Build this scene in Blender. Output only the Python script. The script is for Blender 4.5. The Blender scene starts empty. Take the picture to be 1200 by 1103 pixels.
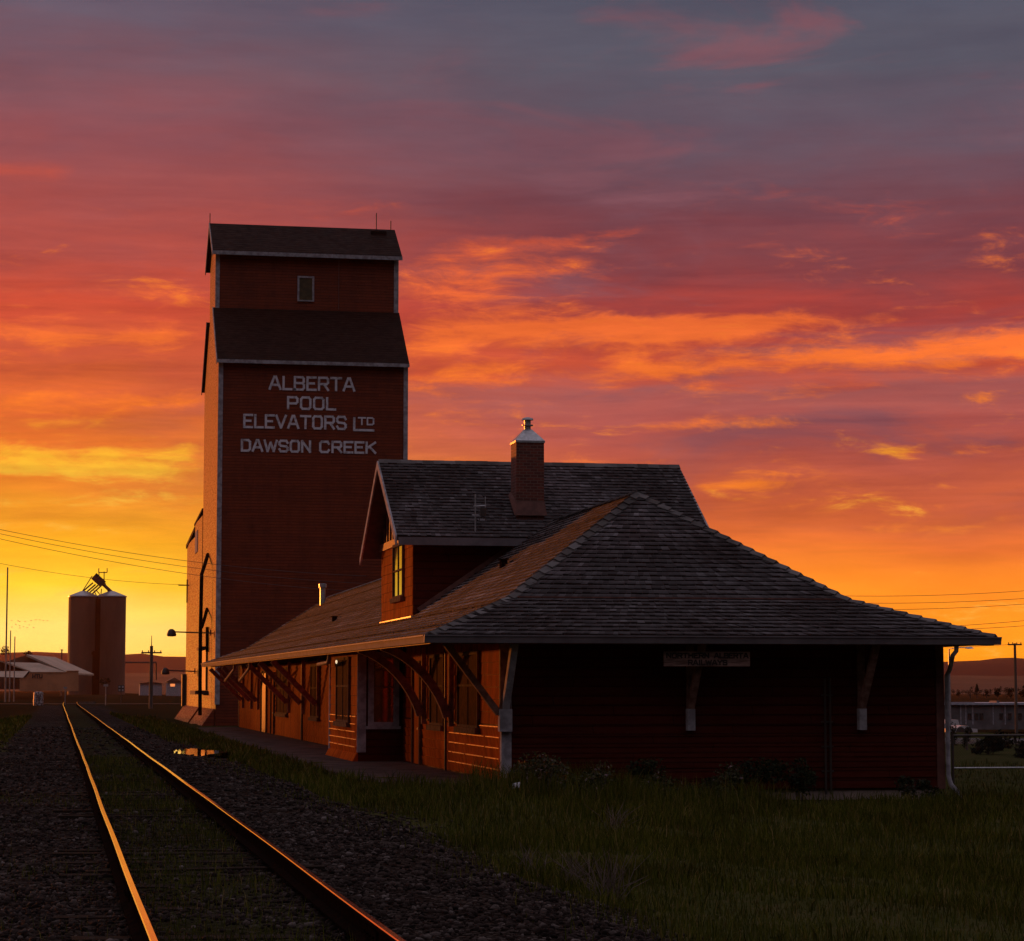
import bpy, math, random
import numpy as np
from mathutils import Vector, Matrix
R = math.radians
random.seed(7); rng = np.random.default_rng(7)
sc = bpy.context.scene
col = sc.collection

# ---------------------------------------------------------------- camera
PITCH, YAW, ZC = 5.234, 10.734, 2.05
cam = bpy.data.cameras.new('camera'); co = bpy.data.objects.new('camera', cam); col.objects.link(co)
cam.sensor_width = 36; cam.lens = 2800 / 1200 * 36
cam.clip_start = 0.1; cam.clip_end = 30000
co.location = (0, 0, ZC); co.rotation_euler = (R(90 + PITCH), 0, R(-YAW))
sc.camera = co
sc.view_settings.view_transform = 'Standard'; sc.view_settings.look = 'None'
sc.view_settings.exposure = 0.0; sc.view_settings.gamma = 1
sc.view_settings.use_curve_mapping = False

# ---------------------------------------------------------------- node helpers
def lin(c):
    return tuple(((v / 255) / 12.92 if v / 255 <= .04045 else ((v / 255 + .055) / 1.055) ** 2.4) for v in c) + (1.0,)
class NT:
    def __init__(s, tree): s.t = tree; s.n = tree.nodes; s.l = tree.links
    def put(s, v, sock):
        if isinstance(v, bpy.types.NodeSocket): s.l.new(v, sock)
        else: sock.default_value = v
    def m(s, op, a, b=0.0, c=0.0, clamp=False):
        n = s.n.new('ShaderNodeMath'); n.operation = op; n.use_clamp = clamp
        s.put(a, n.inputs[0]); s.put(b, n.inputs[1]); s.put(c, n.inputs[2]); return n.outputs[0]
    def ramp(s, f, stops, interp='LINEAR'):
        n = s.n.new('ShaderNodeValToRGB'); cr = n.color_ramp; cr.interpolation = interp
        cr.elements[0].position, cr.elements[0].color = stops[0]
        cr.elements[1].position, cr.elements[1].color = stops[1]
        for p, c in stops[2:]:
            e = cr.elements.new(p); e.color = c
        s.put(f, n.inputs[0]); return n.outputs[0]
    def mix(s, f, a, b, mode='MIX'):
        n = s.n.new('ShaderNodeMix'); n.data_type = 'RGBA'; n.blend_type = mode
        s.put(f, n.inputs[0]); s.put(a, n.inputs[6]); s.put(b, n.inputs[7]); return n.outputs[2]
    def comb(s, x, y, z):
        n = s.n.new('ShaderNodeCombineXYZ'); s.put(x, n.inputs[0]); s.put(y, n.inputs[1]); s.put(z, n.inputs[2]); return n.outputs[0]
    def sep(s, v):
        n = s.n.new('ShaderNodeSeparateXYZ'); s.l.new(v, n.inputs[0]); return n.outputs
    def noise(s, vec, scale, detail=4, rough=.55, dist=0.0):
        n = s.n.new('ShaderNodeTexNoise'); s.l.new(vec, n.inputs['Vector'])
        n.inputs['Scale'].default_value = scale; n.inputs['Detail'].default_value = detail
        n.inputs['Roughness'].default_value = rough; n.inputs['Distortion'].default_value = dist
        return n.outputs[0]
    def sstep(s, x, a, b):
        n = s.n.new('ShaderNodeMapRange'); n.interpolation_type = 'SMOOTHSTEP'
        s.put(x, n.inputs[0]); s.put(a, n.inputs[1]); s.put(b, n.inputs[2]); return n.outputs[0]

# ---------------------------------------------------------------- sky: sunset cloud deck
SKY_STRENGTH = 1.0
world = bpy.data.worlds.new("World"); sc.world = world; world.use_nodes = True
W = NT(world.node_tree); W.n.clear()
tc = W.n.new('ShaderNodeTexCoord')
dx, dy, dz = W.sep(tc.outputs['Generated'])
az = W.m('ARCTAN2', dx, dy)                                 # azimuth from the track direction
el = W.m('ARCSINE', dz)
u = W.m('ADD', W.m('MULTIPLY', W.m('SUBTRACT', az, R(YAW)), 2811 / 1200), .5)
v = W.m('MULTIPLY', W.m('TANGENT', W.m('MINIMUM', el, 1.3)), 2811 / 1103)
uv = W.comb(W.m('MULTIPLY', u, 1.0), W.m('MULTIPLY', v, 4.2), 0.0)
big = W.noise(W.comb(W.m('MULTIPLY', u, 2.0), W.m('MULTIPLY', v, 7.0), 3.0), 1.0, 4, .5, .3)
fine = W.noise(uv, 6.5, 7, .6, .35)
med = W.noise(W.comb(W.m('MULTIPLY', u, 3.0), W.m('MULTIPLY', v, 12.0), 9.0), 1.0, 5, .6, .6)
vw = W.m('ADD', v, W.m('MULTIPLY', W.m('SUBTRACT', big, .5), W.m('SUBTRACT', .09, W.m('MULTIPLY', W.sstep(v, .5, .62), .065))))
vw = W.m('ADD', vw, W.m('MULTIPLY', W.m('SUBTRACT', fine, .5), W.m('MULTIPLY', W.sstep(v, .08, .3), .10)))
def stops(lst): return [((808 - y) / 1103 / 1.0, lin(c)) for y, c in lst]
LEFT = stops([(800, (255, 170, 25)), (765, (255, 212, 95)), (735, (255, 216, 105)), (690, (255, 202, 50)), (640, (255, 180, 36)),
              (580, (250, 148, 44)), (520, (242, 124, 46)), (470, (226, 104, 52)), (425, (206, 88, 58)), (370, (212, 82, 58)),
              (310, (188, 82, 70)), (230, (164, 80, 78)), (150, (144, 80, 86)), (80, (126, 84, 94)), (0, (104, 90, 106)), (-200, (84, 84, 104))])
RIGHT = stops([(800, (250, 140, 20)), (765, (250, 152, 24)), (725, (248, 144, 32)), (690, (250, 138, 40)), (650, (232, 116, 50)),
               (600, (208, 98, 60)), (555, (188, 88, 68)), (500, (182, 88, 80)), (455, (172, 92, 88)), (420, (205, 84, 58)),
               (375, (178, 68, 60)), (320, (138, 66, 70)), (250, (116, 70, 80)), (150, (102, 84, 98)), (60, (90, 88, 102)), (-200, (72, 80, 100))])
LEFT.reverse; RIGHT.reverse
cl = W.ramp(vw, LEFT); cr_ = W.ramp(vw, RIGHT)
uu = W.m('ADD', u, W.m('MULTIPLY', W.m('SUBTRACT', big, .5), .10))
base = W.mix(W.sstep(uu, .05, .62), cl, cr_)
# grey-mauve undersides
patch = W.m('MULTIPLY', W.sstep(med, .50, .68), W.sstep(v, .12, .3))
patch = W.m('MULTIPLY', patch, W.sstep(u, -.1, .7))
base = W.mix(W.m('MULTIPLY', patch, .75), base, lin((132, 84, 94)))
wrp = W.noise(uv, 4.0, 5, .65, .6)
vb = W.m('ADD', v, W.m('MULTIPLY', W.m('SUBTRACT', wrp, .5), .035))
# lit cloud edges: envelopes placed by direction, broken up by noise
def band(x0, x1, y, sy, amp, tilt=0.0, soft=.05):
    uc0, uc1, vc, sv = x0 / 1200, x1 / 1200, (808 - y) / 1103, sy / 1103
    vv = W.m('SUBTRACT', vb, vc); sv *= 1.45
    if tilt: vv = W.m('SUBTRACT', vv, W.m('MULTIPLY', W.m('SUBTRACT', u, (uc0 + uc1) / 2), tilt))
    g = W.m('EXPONENT', W.m('MULTIPLY', W.m('POWER', W.m('DIVIDE', vv, sv), 2.0), -1.0))
    w = W.m('MULTIPLY', W.sstep(u, uc0 - soft, uc0 + soft), W.m('SUBTRACT', 1.0, W.sstep(u, uc1 - soft, uc1 + soft)))
    return W.m('MULTIPLY', W.m('MULTIPLY', g, w), amp)
orange_bands = [(-400, 250, 480, 10, .6, .03), (-400, 250, 455, 30, .22), (470, 1500, 405, 34, .30), (480, 1200, 590, 34, .20), (-400, 250, 350, 40, .15), (480, 760, 330, 40, .2),(-400, 240, 397, 11, 1.0, .02), (-300, 235, 345, 8, .35), (470, 930, 388, 12, .9, .03), (560, 1010, 378, 7, .6),
                (700, 1500, 414, 11, 1.0, .05), (480, 680, 300, 30, .5), (470, 600, 345, 18, .5), (-20, 75, 203, 10, .85, 0, .02),
                (770, 960, 461, 6, .6), (760, 870, 494, 6, .7, 0, .03), (880, 935, 493, 5, .45, 0, .02), (470, 640, 440, 26, .55), (790, 830, 524, 4, .4, 0, .02), (820, 960, 558, 10, .55, 0, .06),
                (820, 920, 572, 5, .8), (1050, 1500, 530, 4, .45), (480, 830, 545, 6, .55), (1010, 1160, 625, 4, .45), (600, 760, 272, 5, .45, .08), (700, 1150, 235, 30, .14), (880, 1200, 270, 26, .14),
                (1090, 1140, 432, 5, .8, 0, .02), (1190, 1400, 385, 20, .5), (200, 470, 235, 8, .3), (360, 420, 250, 6, .5), (115, 140, 362, 7, .55, 0, .01)]
yellow_bands = [(-400, 245, 560, 34, .30), (-400, 245, 498, 6, .35), (-500, 245, 540, 10, .9, .02), (-500, 245, 556, 6, .8), (-400, 245, 590, 6, .5), (-400, 245, 618, 5, .35), (-300, 240, 735, 18, .45), (-300, 130, 680, 5, .4)]
fine2 = W.noise(W.comb(W.m('MULTIPLY', u, 1.0), W.m('MULTIPLY', v, 3.0), 5.0), 15.0, 7, .68, .5)
tex = W.m('ADD', W.m('MULTIPLY', fine, .5), W.m('MULTIPLY', fine2, .5))
tex = W.m('ADD', W.m('MULTIPLY', W.m('SUBTRACT', tex, .5), W.m('SUBTRACT', 2.5, W.m('MULTIPLY', W.sstep(v, .42, .6), 1.7))), .5)
def esum(bs):
    e = None
    for b in bs:
        g = band(*b); e = g if e is None else W.m('ADD', e, g)
    return e
eo = esum(orange_bands); ey = esum(yellow_bands)
ho = W.sstep(W.m('ADD', tex, W.m('MULTIPLY', eo, .42)), .58, 1.16)
hy = W.sstep(W.m('ADD', tex, W.m('MULTIPLY', ey, .42)), .64, 1.2)
hor = W.ramp(v, [(0.0, lin((255, 190, 60))), (.12, lin((255, 156, 50))), (.2, lin((253, 132, 46))), (.3, lin((250, 122, 46))), (.42, lin((244, 108, 56))), (.5, lin((205, 84, 62)))])
ho = W.m('MULTIPLY', ho, W.m('SUBTRACT', 1.0, W.m('MULTIPLY', W.sstep(v, .54, .64), .9)))
skyc = W.mix(ho, base, hor)
skyc = W.mix(hy, skyc, W.ramp(v, [(0.0, lin((255, 216, 120))), (.1, lin((255, 214, 100))), (.24, lin((255, 188, 52))), (.30, lin((255, 142, 46)))]))
mot = W.noise(uv, 3.0, 7, .65, .2)
str_ = W.noise(W.comb(W.m('MULTIPLY', u, 2.2), W.m('MULTIPLY', v, 26.0), 2.0), 1.6, 6, .62, .4)
skyc = W.mix(W.m('MULTIPLY', W.sstep(v, .05, .2), W.m('SUBTRACT', 1.0, W.m('MULTIPLY', W.sstep(v, .4, .62), .75))), skyc, W.mix(1.0, skyc, W.ramp(str_, [(.3, (.80, .78, .84, 1)), (.7, (1.14, 1.16, 1.1, 1))]), 'MULTIPLY'))
skyc = W.mix(1.0, skyc, W.ramp(mot, [(.3, (.86, .84, .86, 1)), (.7, (1.1, 1.12, 1.1, 1))]), 'MULTIPLY')
# away from the afterglow: dim dusk sky
da = W.m('ABSOLUTE', W.m('SUBTRACT', az, R(-15)))
away = W.sstep(da, R(45), R(110))
up = W.sstep(v, .75, 2.0)
dusk = W.ramp(el, [(0.0, (.006, .004, .005, 1)), (.22, (.018, .014, .016, 1)), (.45, (.24, .205, .235, 1)), (1.0, (.50, .44, .52, 1))])
skyc = W.mix(1.0, skyc, W.ramp(v, [(0.0, (1.4, 1.32, 1.1, 1)), (.04, (1.5, 1.4, 1.6, 1)), (.10, (1.22, 1.18, 1.2, 1)), (.2, (1, 1, 1, 1))]), 'MULTIPLY')
skyc = W.mix(W.m('MAXIMUM', away, up), skyc, dusk)
bg = W.n.new('ShaderNodeBackground'); W.l.new(skyc, bg.inputs[0]); bg.inputs[1].default_value = SKY_STRENGTH
wo = W.n.new('ShaderNodeOutputWorld'); W.l.new(bg.outputs[0], wo.inputs[0])
world.cycles.sampling_method = 'MANUAL'; world.cycles.sample_map_resolution = 1024

# ---------------------------------------------------------------- low sun from beyond the left edge
SUN_AZ, SUN_EL = -34, 2.2
sun = bpy.data.lights.new('sun', 'SUN'); so = bpy.data.objects.new('sun', sun); col.objects.link(so)
sun.energy = 3.9; sun.color = (1.0, .235, .03); sun.angle = R(1.5)
sd = Vector((math.sin(R(SUN_AZ)) * math.cos(R(SUN_EL)), math.cos(R(SUN_AZ)) * math.cos(R(SUN_EL)), math.sin(R(SUN_EL))))
so.rotation_euler = sd.to_track_quat('Z', 'Y').to_euler()

# ---------------------------------------------------------------- projection helper (pixel of the photo -> place in the world)
_p, _y = R(PITCH), R(YAW)
_F = Vector((math.sin(_y) * math.cos(_p), math.cos(_y) * math.cos(_p), math.sin(_p)))
_R = Vector((math.cos(_y), -math.sin(_y), 0)); _U = _R.cross(_F)
def ray(x, y): return _F + _R * ((x - 600) / 2800) - _U * ((y - 551.5) / 2800)
def atY(x, y, Y): d = ray(x, y); return Vector((0, 0, ZC)) + d * (Y / d.y)
def atX(x, y, X): d = ray(x, y); return Vector((0, 0, ZC)) + d * (X / d.x)
def atZ(x, y, z): d = ray(x, y); return Vector((0, 0, ZC)) + d * ((z - ZC) / d.z)

# ---------------------------------------------------------------- materials
MATS = {}
def mat(name, c, rough=.7, c2=None, nscale=3.0, bump=0.0, bscale=20.0, metal=0.0, spec=.5, stretch=(1, 1, 1), thr=(.35, .65)):
    if name in MATS: return MATS[name]
    M = bpy.data.materials.new(name); M.use_nodes = True; T = NT(M.node_tree)
    b = T.n['Principled BSDF']; b.inputs['Roughness'].default_value = rough; b.inputs['Metallic'].default_value = metal
    b.inputs['Specular IOR Level'].default_value = spec
    t = T.n.new('ShaderNodeTexCoord')
    mp = T.n.new('ShaderNodeMapping'); T.l.new(t.outputs['Object'], mp.inputs[0]); mp.inputs['Scale'].default_value = stretch
    if rough > .5 and not metal: b.inputs['Diffuse Roughness'].default_value = 1.0
    if c2 is None: c2 = tuple(x * .6 for x in c)
    n = T.noise(mp.outputs[0], nscale, 6, .6)
    f = T.sstep(n, *thr)
    T.l.new(T.mix(f, (*c, 1), (*c2, 1)), b.inputs['Base Color'])
    if bump:
        bn = T.noise(mp.outputs[0], bscale, 5, .65)
        bb = T.n.new('ShaderNodeBump'); bb.inputs['Distance'].default_value = bump; T.l.new(bn, bb.inputs['Height']); T.l.new(bb.outputs[0], b.inputs['Normal'])
    MATS[name] = M; return M
def siding_mat(name, c, c2, period, depth, rough=.5, board=2.4, spec=.5, tint=None):
    """horizontal lapped boards with butt joints and weathering"""
    M = bpy.data.materials.new(name); M.use_nodes = True; T = NT(M.node_tree)
    b = T.n['Principled BSDF']; b.inputs['Roughness'].default_value = rough; b.inputs['Specular IOR Level'].default_value = spec
    if tint: b.inputs['Specular Tint'].default_value = tint
    t = T.n.new('ShaderNodeTexCoord'); x, y, z = T.sep(t.outputs['Object'])
    k = T.m('DIVIDE', z, period); row = T.m('FLOOR', k); fr = T.m('FRACT', k)
    h = T.m('SUBTRACT', 1.0, fr)
    along = T.m('ADD', T.m('ADD', x, y), T.m('MULTIPLY', row, 1.37))
    cell = T.m('FLOOR', T.m('DIVIDE', along, board))
    wn = T.n.new('ShaderNodeTexWhiteNoise'); wn.noise_dimensions = '2D'
    T.l.new(T.comb(row, cell, 0.0), wn.inputs['Vector'])
    n = T.noise(T.comb(T.m('MULTIPLY', x, 1.6), T.m('MULTIPLY', y, 1.6), T.m('MULTIPLY', z, .35)), .8, 7, .7)
    n2 = T.noise(T.comb(T.m('MULTIPLY', x, 2.0), T.m('MULTIPLY', y, 2.0), T.m('MULTIPLY', z, 14.0)), 1.0, 5, .7)
    f = T.m('ADD', T.m('MULTIPLY', wn.outputs['Value'], .35), T.m('MULTIPLY', T.m('ADD', T.sstep(n, .35, .7), T.sstep(n2, .45, .75)), .4), clamp=True)
    cc = T.mix(f, (*c, 1), (*c2, 1))
    T.l.new(T.m('ADD', rough * .8, T.m('MULTIPLY', T.sstep(n2, .35, .7), .4), clamp=True), b.inputs['Roughness'])
    gap = T.sstep(fr, .0, .25)
    jn = T.sstep(T.m('FRACT', T.m('DIVIDE', along, board)), .0, .012)
    cc = T.mix(T.m('MULTIPLY', gap, jn), tuple(v * .35 for v in c) + (1,), cc)
    T.l.new(cc, b.inputs['Base Color'])
    bb = T.n.new('ShaderNodeBump'); bb.inputs['Distance'].default_value = depth
    T.l.new(T.m('ADD', h, T.m('MULTIPLY', n2, .35)), bb.inputs['Height']); T.l.new(bb.outputs[0], b.inputs['Normal'])
    MATS[name] = M; return M
def island_mat(name, stops_, rough=.65, nscale=1.2, spec=.5, tint=(.5, .5, .5), bump=.004, bscale=60):
    """each separate shingle / stone / blade its own tone"""
    M = bpy.data.materials.new(name); M.use_nodes = True; T = NT(M.node_tree)
    b = T.n['Principled BSDF']; b.inputs['Roughness'].default_value = rough; b.inputs['Specular IOR Level'].default_value = spec
    b.inputs['Diffuse Roughness'].default_value = 1.0
    g = T.n.new('ShaderNodeNewGeometry'); t = T.n.new('ShaderNodeTexCoord')
    c = T.ramp(g.outputs['Random Per Island'], stops_)
    n = T.noise(t.outputs['Object'], nscale, 5, .6)
    c = T.mix(T.m('MULTIPLY', T.sstep(n, .42, .68), .75), c, T.mix(1.0, c, (*tint, 1), 'MULTIPLY'))
    if name == 'cedar_shingles': c = T.mix(T.sstep(T.noise(t.outputs['Object'], .28, 5, .65), .48, .66), c, T.mix(1.0, c, (1.9, 1.9, 1.95, 1), 'MULTIPLY'))
    T.l.new(c, b.inputs['Base Color'])
    if bump:
        bb = T.n.new('ShaderNodeBump'); bb.inputs['Distance'].default_value = bump
        T.l.new(T.noise(t.outputs['Object'], bscale, 4, .6), bb.inputs['Height']); T.l.new(bb.outputs[0], b.inputs['Normal'])
    MATS[name] = M; return M

m_elev = siding_mat('elevator_siding', (.155, .026, .008), (.065, .012, .005), .17, .045, .34, 1.8, .085)
m_clap = siding_mat('station_red_shaded', (.075, .010, .005), (.045, .006, .003), .21, .02, .8, 3.2, .08)  # station red darkened so the end faces read as deep shade
m_panel = mat('station_red_sunlit', (.62, .095, .005), .8, (.38, .048, .003), 2.5, .012, 9, stretch=(1, 1, .35), spec=.02)  # station red kept bright for the sunlit track-side faces
m_trim = mat('white_trim', (.46, .44, .48), .8, (.26, .24, .26), 4, .002, 30, spec=.08)
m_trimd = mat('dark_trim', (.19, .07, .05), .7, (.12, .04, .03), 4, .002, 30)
m_gut = mat('gutter_metal', (.20, .175, .19), .6, (.15, .13, .14), 2, 0, spec=.06)
m_sash = mat('dimmed_sash_trim', (.13, .075, .06), .85, (.07, .04, .03), 5, .002, 30, spec=.03)  # darker copy of the white trim, dimming the frames that face the sun
m_brk = mat('faded_bracket_paint', (.30, .17, .14), .8, (.16, .08, .06), 5, .003, 25, spec=.05)
m_shing = island_mat('cedar_shingles', [(0, (.078, .066, .068, 1)), (.3, (.100, .088, .091, 1)), (.8, (.130, .116, .121, 1)), (.96, (.165, .15, .157, 1)), (1, (.22, .205, .215, 1))], .75, .5, .06, (.55, .46, .44))
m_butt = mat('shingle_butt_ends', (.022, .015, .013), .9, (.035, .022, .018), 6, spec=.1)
m_cap = island_mat('hip_caps', [(0, (.10, .085, .08, 1)), (1, (.22, .20, .20, 1))], .8, 1.5, .08)
m_eroof = siding_mat('elevator_roofing', (.028, .014, .011), (.013, .007, .006), .16, .02, .85, .3, .05)
m_sof = mat('soffit_boards', (.10, .035, .025), .7, (.05, .02, .015), 3, .003, 20)
m_glass = mat('window_glass', (.02, .02, .022), .06, (.03, .03, .03), 2, .0008, 3, spec=.8)
m_blind = mat('window_blind', (.11, .030, .012), .9, (.06, .017, .008), 6, spec=.02)
m_conc = mat('concrete', (.085, .062, .055), .9, (.040, .028, .025), 1.1, .012, 9, spec=.05)
m_found = mat('foundation_concrete', (.34, .25, .22), .85, (.24, .18, .16), 2, .006, 20)
m_dark = mat('dark_iron', (.035, .025, .022), .6, (.05, .03, .02), 5)
m_wood = mat('weathered_wood', (.10, .075, .06), .85, (.05, .038, .03), 3, .008, 30, stretch=(1, 1, .2))
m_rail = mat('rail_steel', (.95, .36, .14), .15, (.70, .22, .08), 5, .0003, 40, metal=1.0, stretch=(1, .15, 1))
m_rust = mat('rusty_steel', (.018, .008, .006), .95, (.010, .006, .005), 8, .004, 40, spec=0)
m_brick = None
def brick_mat():
    M = bpy.data.materials.new('chimney_brick'); M.use_nodes = True; T = NT(M.node_tree); b = T.n['Principled BSDF']; b.inputs['Roughness'].default_value = .85
    t = T.n.new('ShaderNodeTexCoord'); x, y, z = T.sep(t.outputs['Object'])
    br = T.n.new('ShaderNodeTexBrick'); T.l.new(T.comb(T.m('ADD', x, y), z, 0.0), br.inputs[0])
    br.inputs['Scale'].default_value = 1; br.inputs['Brick Width'].default_value = .21; br.inputs['Row Height'].default_value = .085; br.inputs['Mortar Size'].default_value = .008
    br.inputs['Color1'].default_value = (.15, .030, .016, 1); br.inputs['Color2'].default_value = (.075, .016, .010, 1); br.inputs['Mortar'].default_value = (.15, .09, .07, 1)
    T.l.new(br.outputs[0], b.inputs['Base Color'])
    bb = T.n.new('ShaderNodeBump'); bb.invert = True; bb.inputs['Distance'].default_value = .01; T.l.new(br.outputs[1], bb.inputs['Height']); T.l.new(bb.outputs[0], b.inputs['Normal'])
    return M
m_brick = brick_mat()
m_metal = mat('galvanised_metal', (.42, .42, .44), .4, (.30, .30, .31), 9, .002, 60, metal=.7)

# ---------------------------------------------------------------- mesh helpers
class MB:
    def __init__(s): s.v = []; s.f = []
    def add(s, vs, fs):
        o = len(s.v); s.v += [tuple(p) for p in vs]; s.f += [tuple(i + o for i in f) for f in fs]; return s
    def box(s, x0, x1, y0, y1, z0, z1):
        return s.add([(x0, y0, z0), (x1, y0, z0), (x1, y1, z0), (x0, y1, z0), (x0, y0, z1), (x1, y0, z1), (x1, y1, z1), (x0, y1, z1)],
                     [(0, 3, 2, 1), (4, 5, 6, 7), (0, 1, 5, 4), (1, 2, 6, 5), (2, 3, 7, 6), (3, 0, 4, 7)])
    def prism(s, poly, ext):
        """poly: list of 3d points, ext: vector"""
        n = len(poly); e = Vector(ext); a = [Vector(p) for p in poly]
        return s.add(a + [p + e for p in a], [tuple(range(n))[::-1], tuple(range(n, 2 * n))] + [(i, (i + 1) % n, (i + 1) % n + n, i + n) for i in range(n)])
    def bar(s, a, b, w, h=None, up=(0, 0, 1)):
        h = h or w; a = Vector(a); b = Vector(b); d = (b - a).normalized(); up = Vector(up)
        if abs(d.dot(up)) > .98: up = Vector((1, 0, 0))
        r = d.cross(up).normalized() * w / 2; q = r.cross(d).normalized() * h / 2
        vs = [a - r - q, a + r - q, a + r + q, a - r + q, b - r - q, b + r - q, b + r + q, b - r + q]
        return s.add(vs, [(0, 3, 2, 1), (4, 5, 6, 7), (0, 1, 5, 4), (1, 2, 6, 5), (2, 3, 7, 6), (3, 0, 4, 7)])
    def tube(s, pts, r, n=8, cap=True):
        pts = [Vector(p) for p in pts]; rs = r if isinstance(r, (list, tuple)) else [r] * len(pts); rings = []
        prev = None
        for i, p in enumerate(pts):
            d = (pts[min(i + 1, len(pts) - 1)] - pts[max(i - 1, 0)]).normalized()
            a = prev if prev is not None else (Vector((0, 0, 1)) if abs(d.z) < .9 else Vector((1, 0, 0)))
            q = d.cross(a).normalized(); w = q.cross(d).normalized(); prev = w
            rings.append([p + (q * math.cos(t) + w * math.sin(t)) * rs[i] for t in [2 * math.pi * k / n for k in range(n)]])
        vs = [q for r_ in rings for q in r_]; fs = []
        for i in range(len(pts) - 1):
            for k in range(n): fs.append((i * n + k, i * n + (k + 1) % n, (i + 1) * n + (k + 1) % n, (i + 1) * n + k))
        if cap: fs += [tuple(range(n))[::-1], tuple(range((len(pts) - 1) * n, len(pts) * n))]
        return s.add(vs, fs)
    def lathe(s, c, prof, n=24):
        vs = []; fs = []
        for r, z in prof:
            for k in range(n): vs.append((c[0] + r * math.cos(2 * math.pi * k / n), c[1] + r * math.sin(2 * math.pi * k / n), c[2] + z))
        for i in range(len(prof) - 1):
            for k in range(n): fs.append((i * n + k, i * n + (k + 1) % n, (i + 1) * n + (k + 1) % n, (i + 1) * n + k))
        fs += [tuple(range(n))[::-1], tuple(range((len(prof) - 1) * n, len(prof) * n))]
        return s.add(vs, fs)
    def build(s, name, m, parent=None, label=None, smooth=False):
        me = bpy.data.meshes.new(name); me.from_pydata(s.v, [], s.f); me.update()
        if smooth: me.polygons.foreach_set('use_smooth', [True] * len(me.polygons))
        me.materials.append(m); o = bpy.data.objects.new(name, me); col.objects.link(o)
        if parent is not None:
            o.parent = parent; o.matrix_parent_inverse = Matrix.Translation(-Vector(wl(parent)))
        if label: o['label'] = label
        return o
def wl(o):
    p = Vector(o.location)
    while o.parent is not None:
        p = p + o.matrix_parent_inverse.translation; o = o.parent; p = p + Vector(o.location)
    return p
def npmesh(name, V, F, m, parent=None):
    """V (n,3), F (m,k) uniform polygons"""
    me = bpy.data.meshes.new(name); k = F.shape[1]
    me.vertices.add(len(V)); me.vertices.foreach_set('co', V.astype(np.float32).ravel())
    me.loops.add(F.size); me.loops.foreach_set('vertex_index', F.astype(np.int32).ravel())
    me.polygons.add(len(F)); me.polygons.foreach_set('loop_start', np.arange(0, F.size, k, dtype=np.int32))
    me.update(calc_edges=True); me.validate()
    me.materials.append(m); o = bpy.data.objects.new(name, me); col.objects.link(o)
    if parent is not None: o.parent = parent; o.matrix_parent_inverse = Matrix.Translation(-Vector(wl(parent)))
    return o
def tag(o, label=None, cat=None, group=None, kind=None):
    if label: o['label'] = label
    if cat: o['category'] = cat
    if group: o['group'] = group
    if kind: o['kind'] = kind
    return o
def empty(name, loc, label, cat, group=None):
    o = bpy.data.objects.new(name, None); col.objects.link(o); o.location = loc; o.empty_display_size = .5
    return tag(o, label, cat, group)
def copy_tree(o, parent=None):
    c = o.copy(); col.objects.link(c)
    if parent is not None: c.parent = parent
    for ch in [q for q in bpy.data.objects if q.parent == o]: copy_tree(ch, c)
    return c

# ---------------------------------------------------------------- ground
def ss(a, b, x): t = np.clip((x - a) / (b - a), 0, 1); return t * t * (3 - 2 * t)
def H(X, Y):
    X = np.asarray(X, float); Y = np.asarray(Y, float)
    berm = .36 * ss(-4.5, -1.7, X) * (1 - ss(3.3, 5.6, X))
    base = .05 * ss(-20, -3, -np.abs(X)) * 0 - .42 * ss(7.5, 12.5, X) * (1 - ss(70, 120, Y))
    low = -2.6 * ss(26, 95, X) * ss(65, 190, Y)
    far = .35 * ss(150, 280, Y) * (1 - ss(20, 60, X))
    bump = .035 * np.sin(X * 1.7 + Y * .31) * np.sin(Y * .83 + X * .4) * (np.abs(X - 1.3) > 3) + .012 * np.sin(X * 5.1 + 1) * np.sin(Y * 3.7)
    r = np.maximum(berm, far) + base + low + bump * (Y < 160)
    # shallow wet hollow beside the track
    r = r - .16 * np.exp(-(((X - 3.75) / 1.1) ** 2 + ((Y - 71) / 6.5) ** 2))
    return r
xs = np.concatenate([np.linspace(-5100, -300, 18), np.linspace(-260, -30, 24), np.linspace(-28, -7, 22), np.arange(-6, 24, .25), np.linspace(24, 60, 30), np.linspace(64, 300, 40), np.linspace(340, 6700, 20)])
ys = np.concatenate([np.linspace(-60, 10, 8), np.arange(11, 60, .35), np.arange(60, 140, 1.0), np.linspace(142, 400, 60), np.linspace(420, 5300, 30)])
GX, GY = np.meshgrid(xs, ys); GZ = H(GX, GY)
V = np.stack([GX, GY, GZ], -1).reshape(-1, 3); nx = len(xs)
ii = (np.arange(len(ys) - 1)[:, None] * nx + np.arange(nx - 1)[None, :]).ravel()
F = np.stack([ii, ii + 1, ii + 1 + nx, ii + nx], -1)
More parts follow.
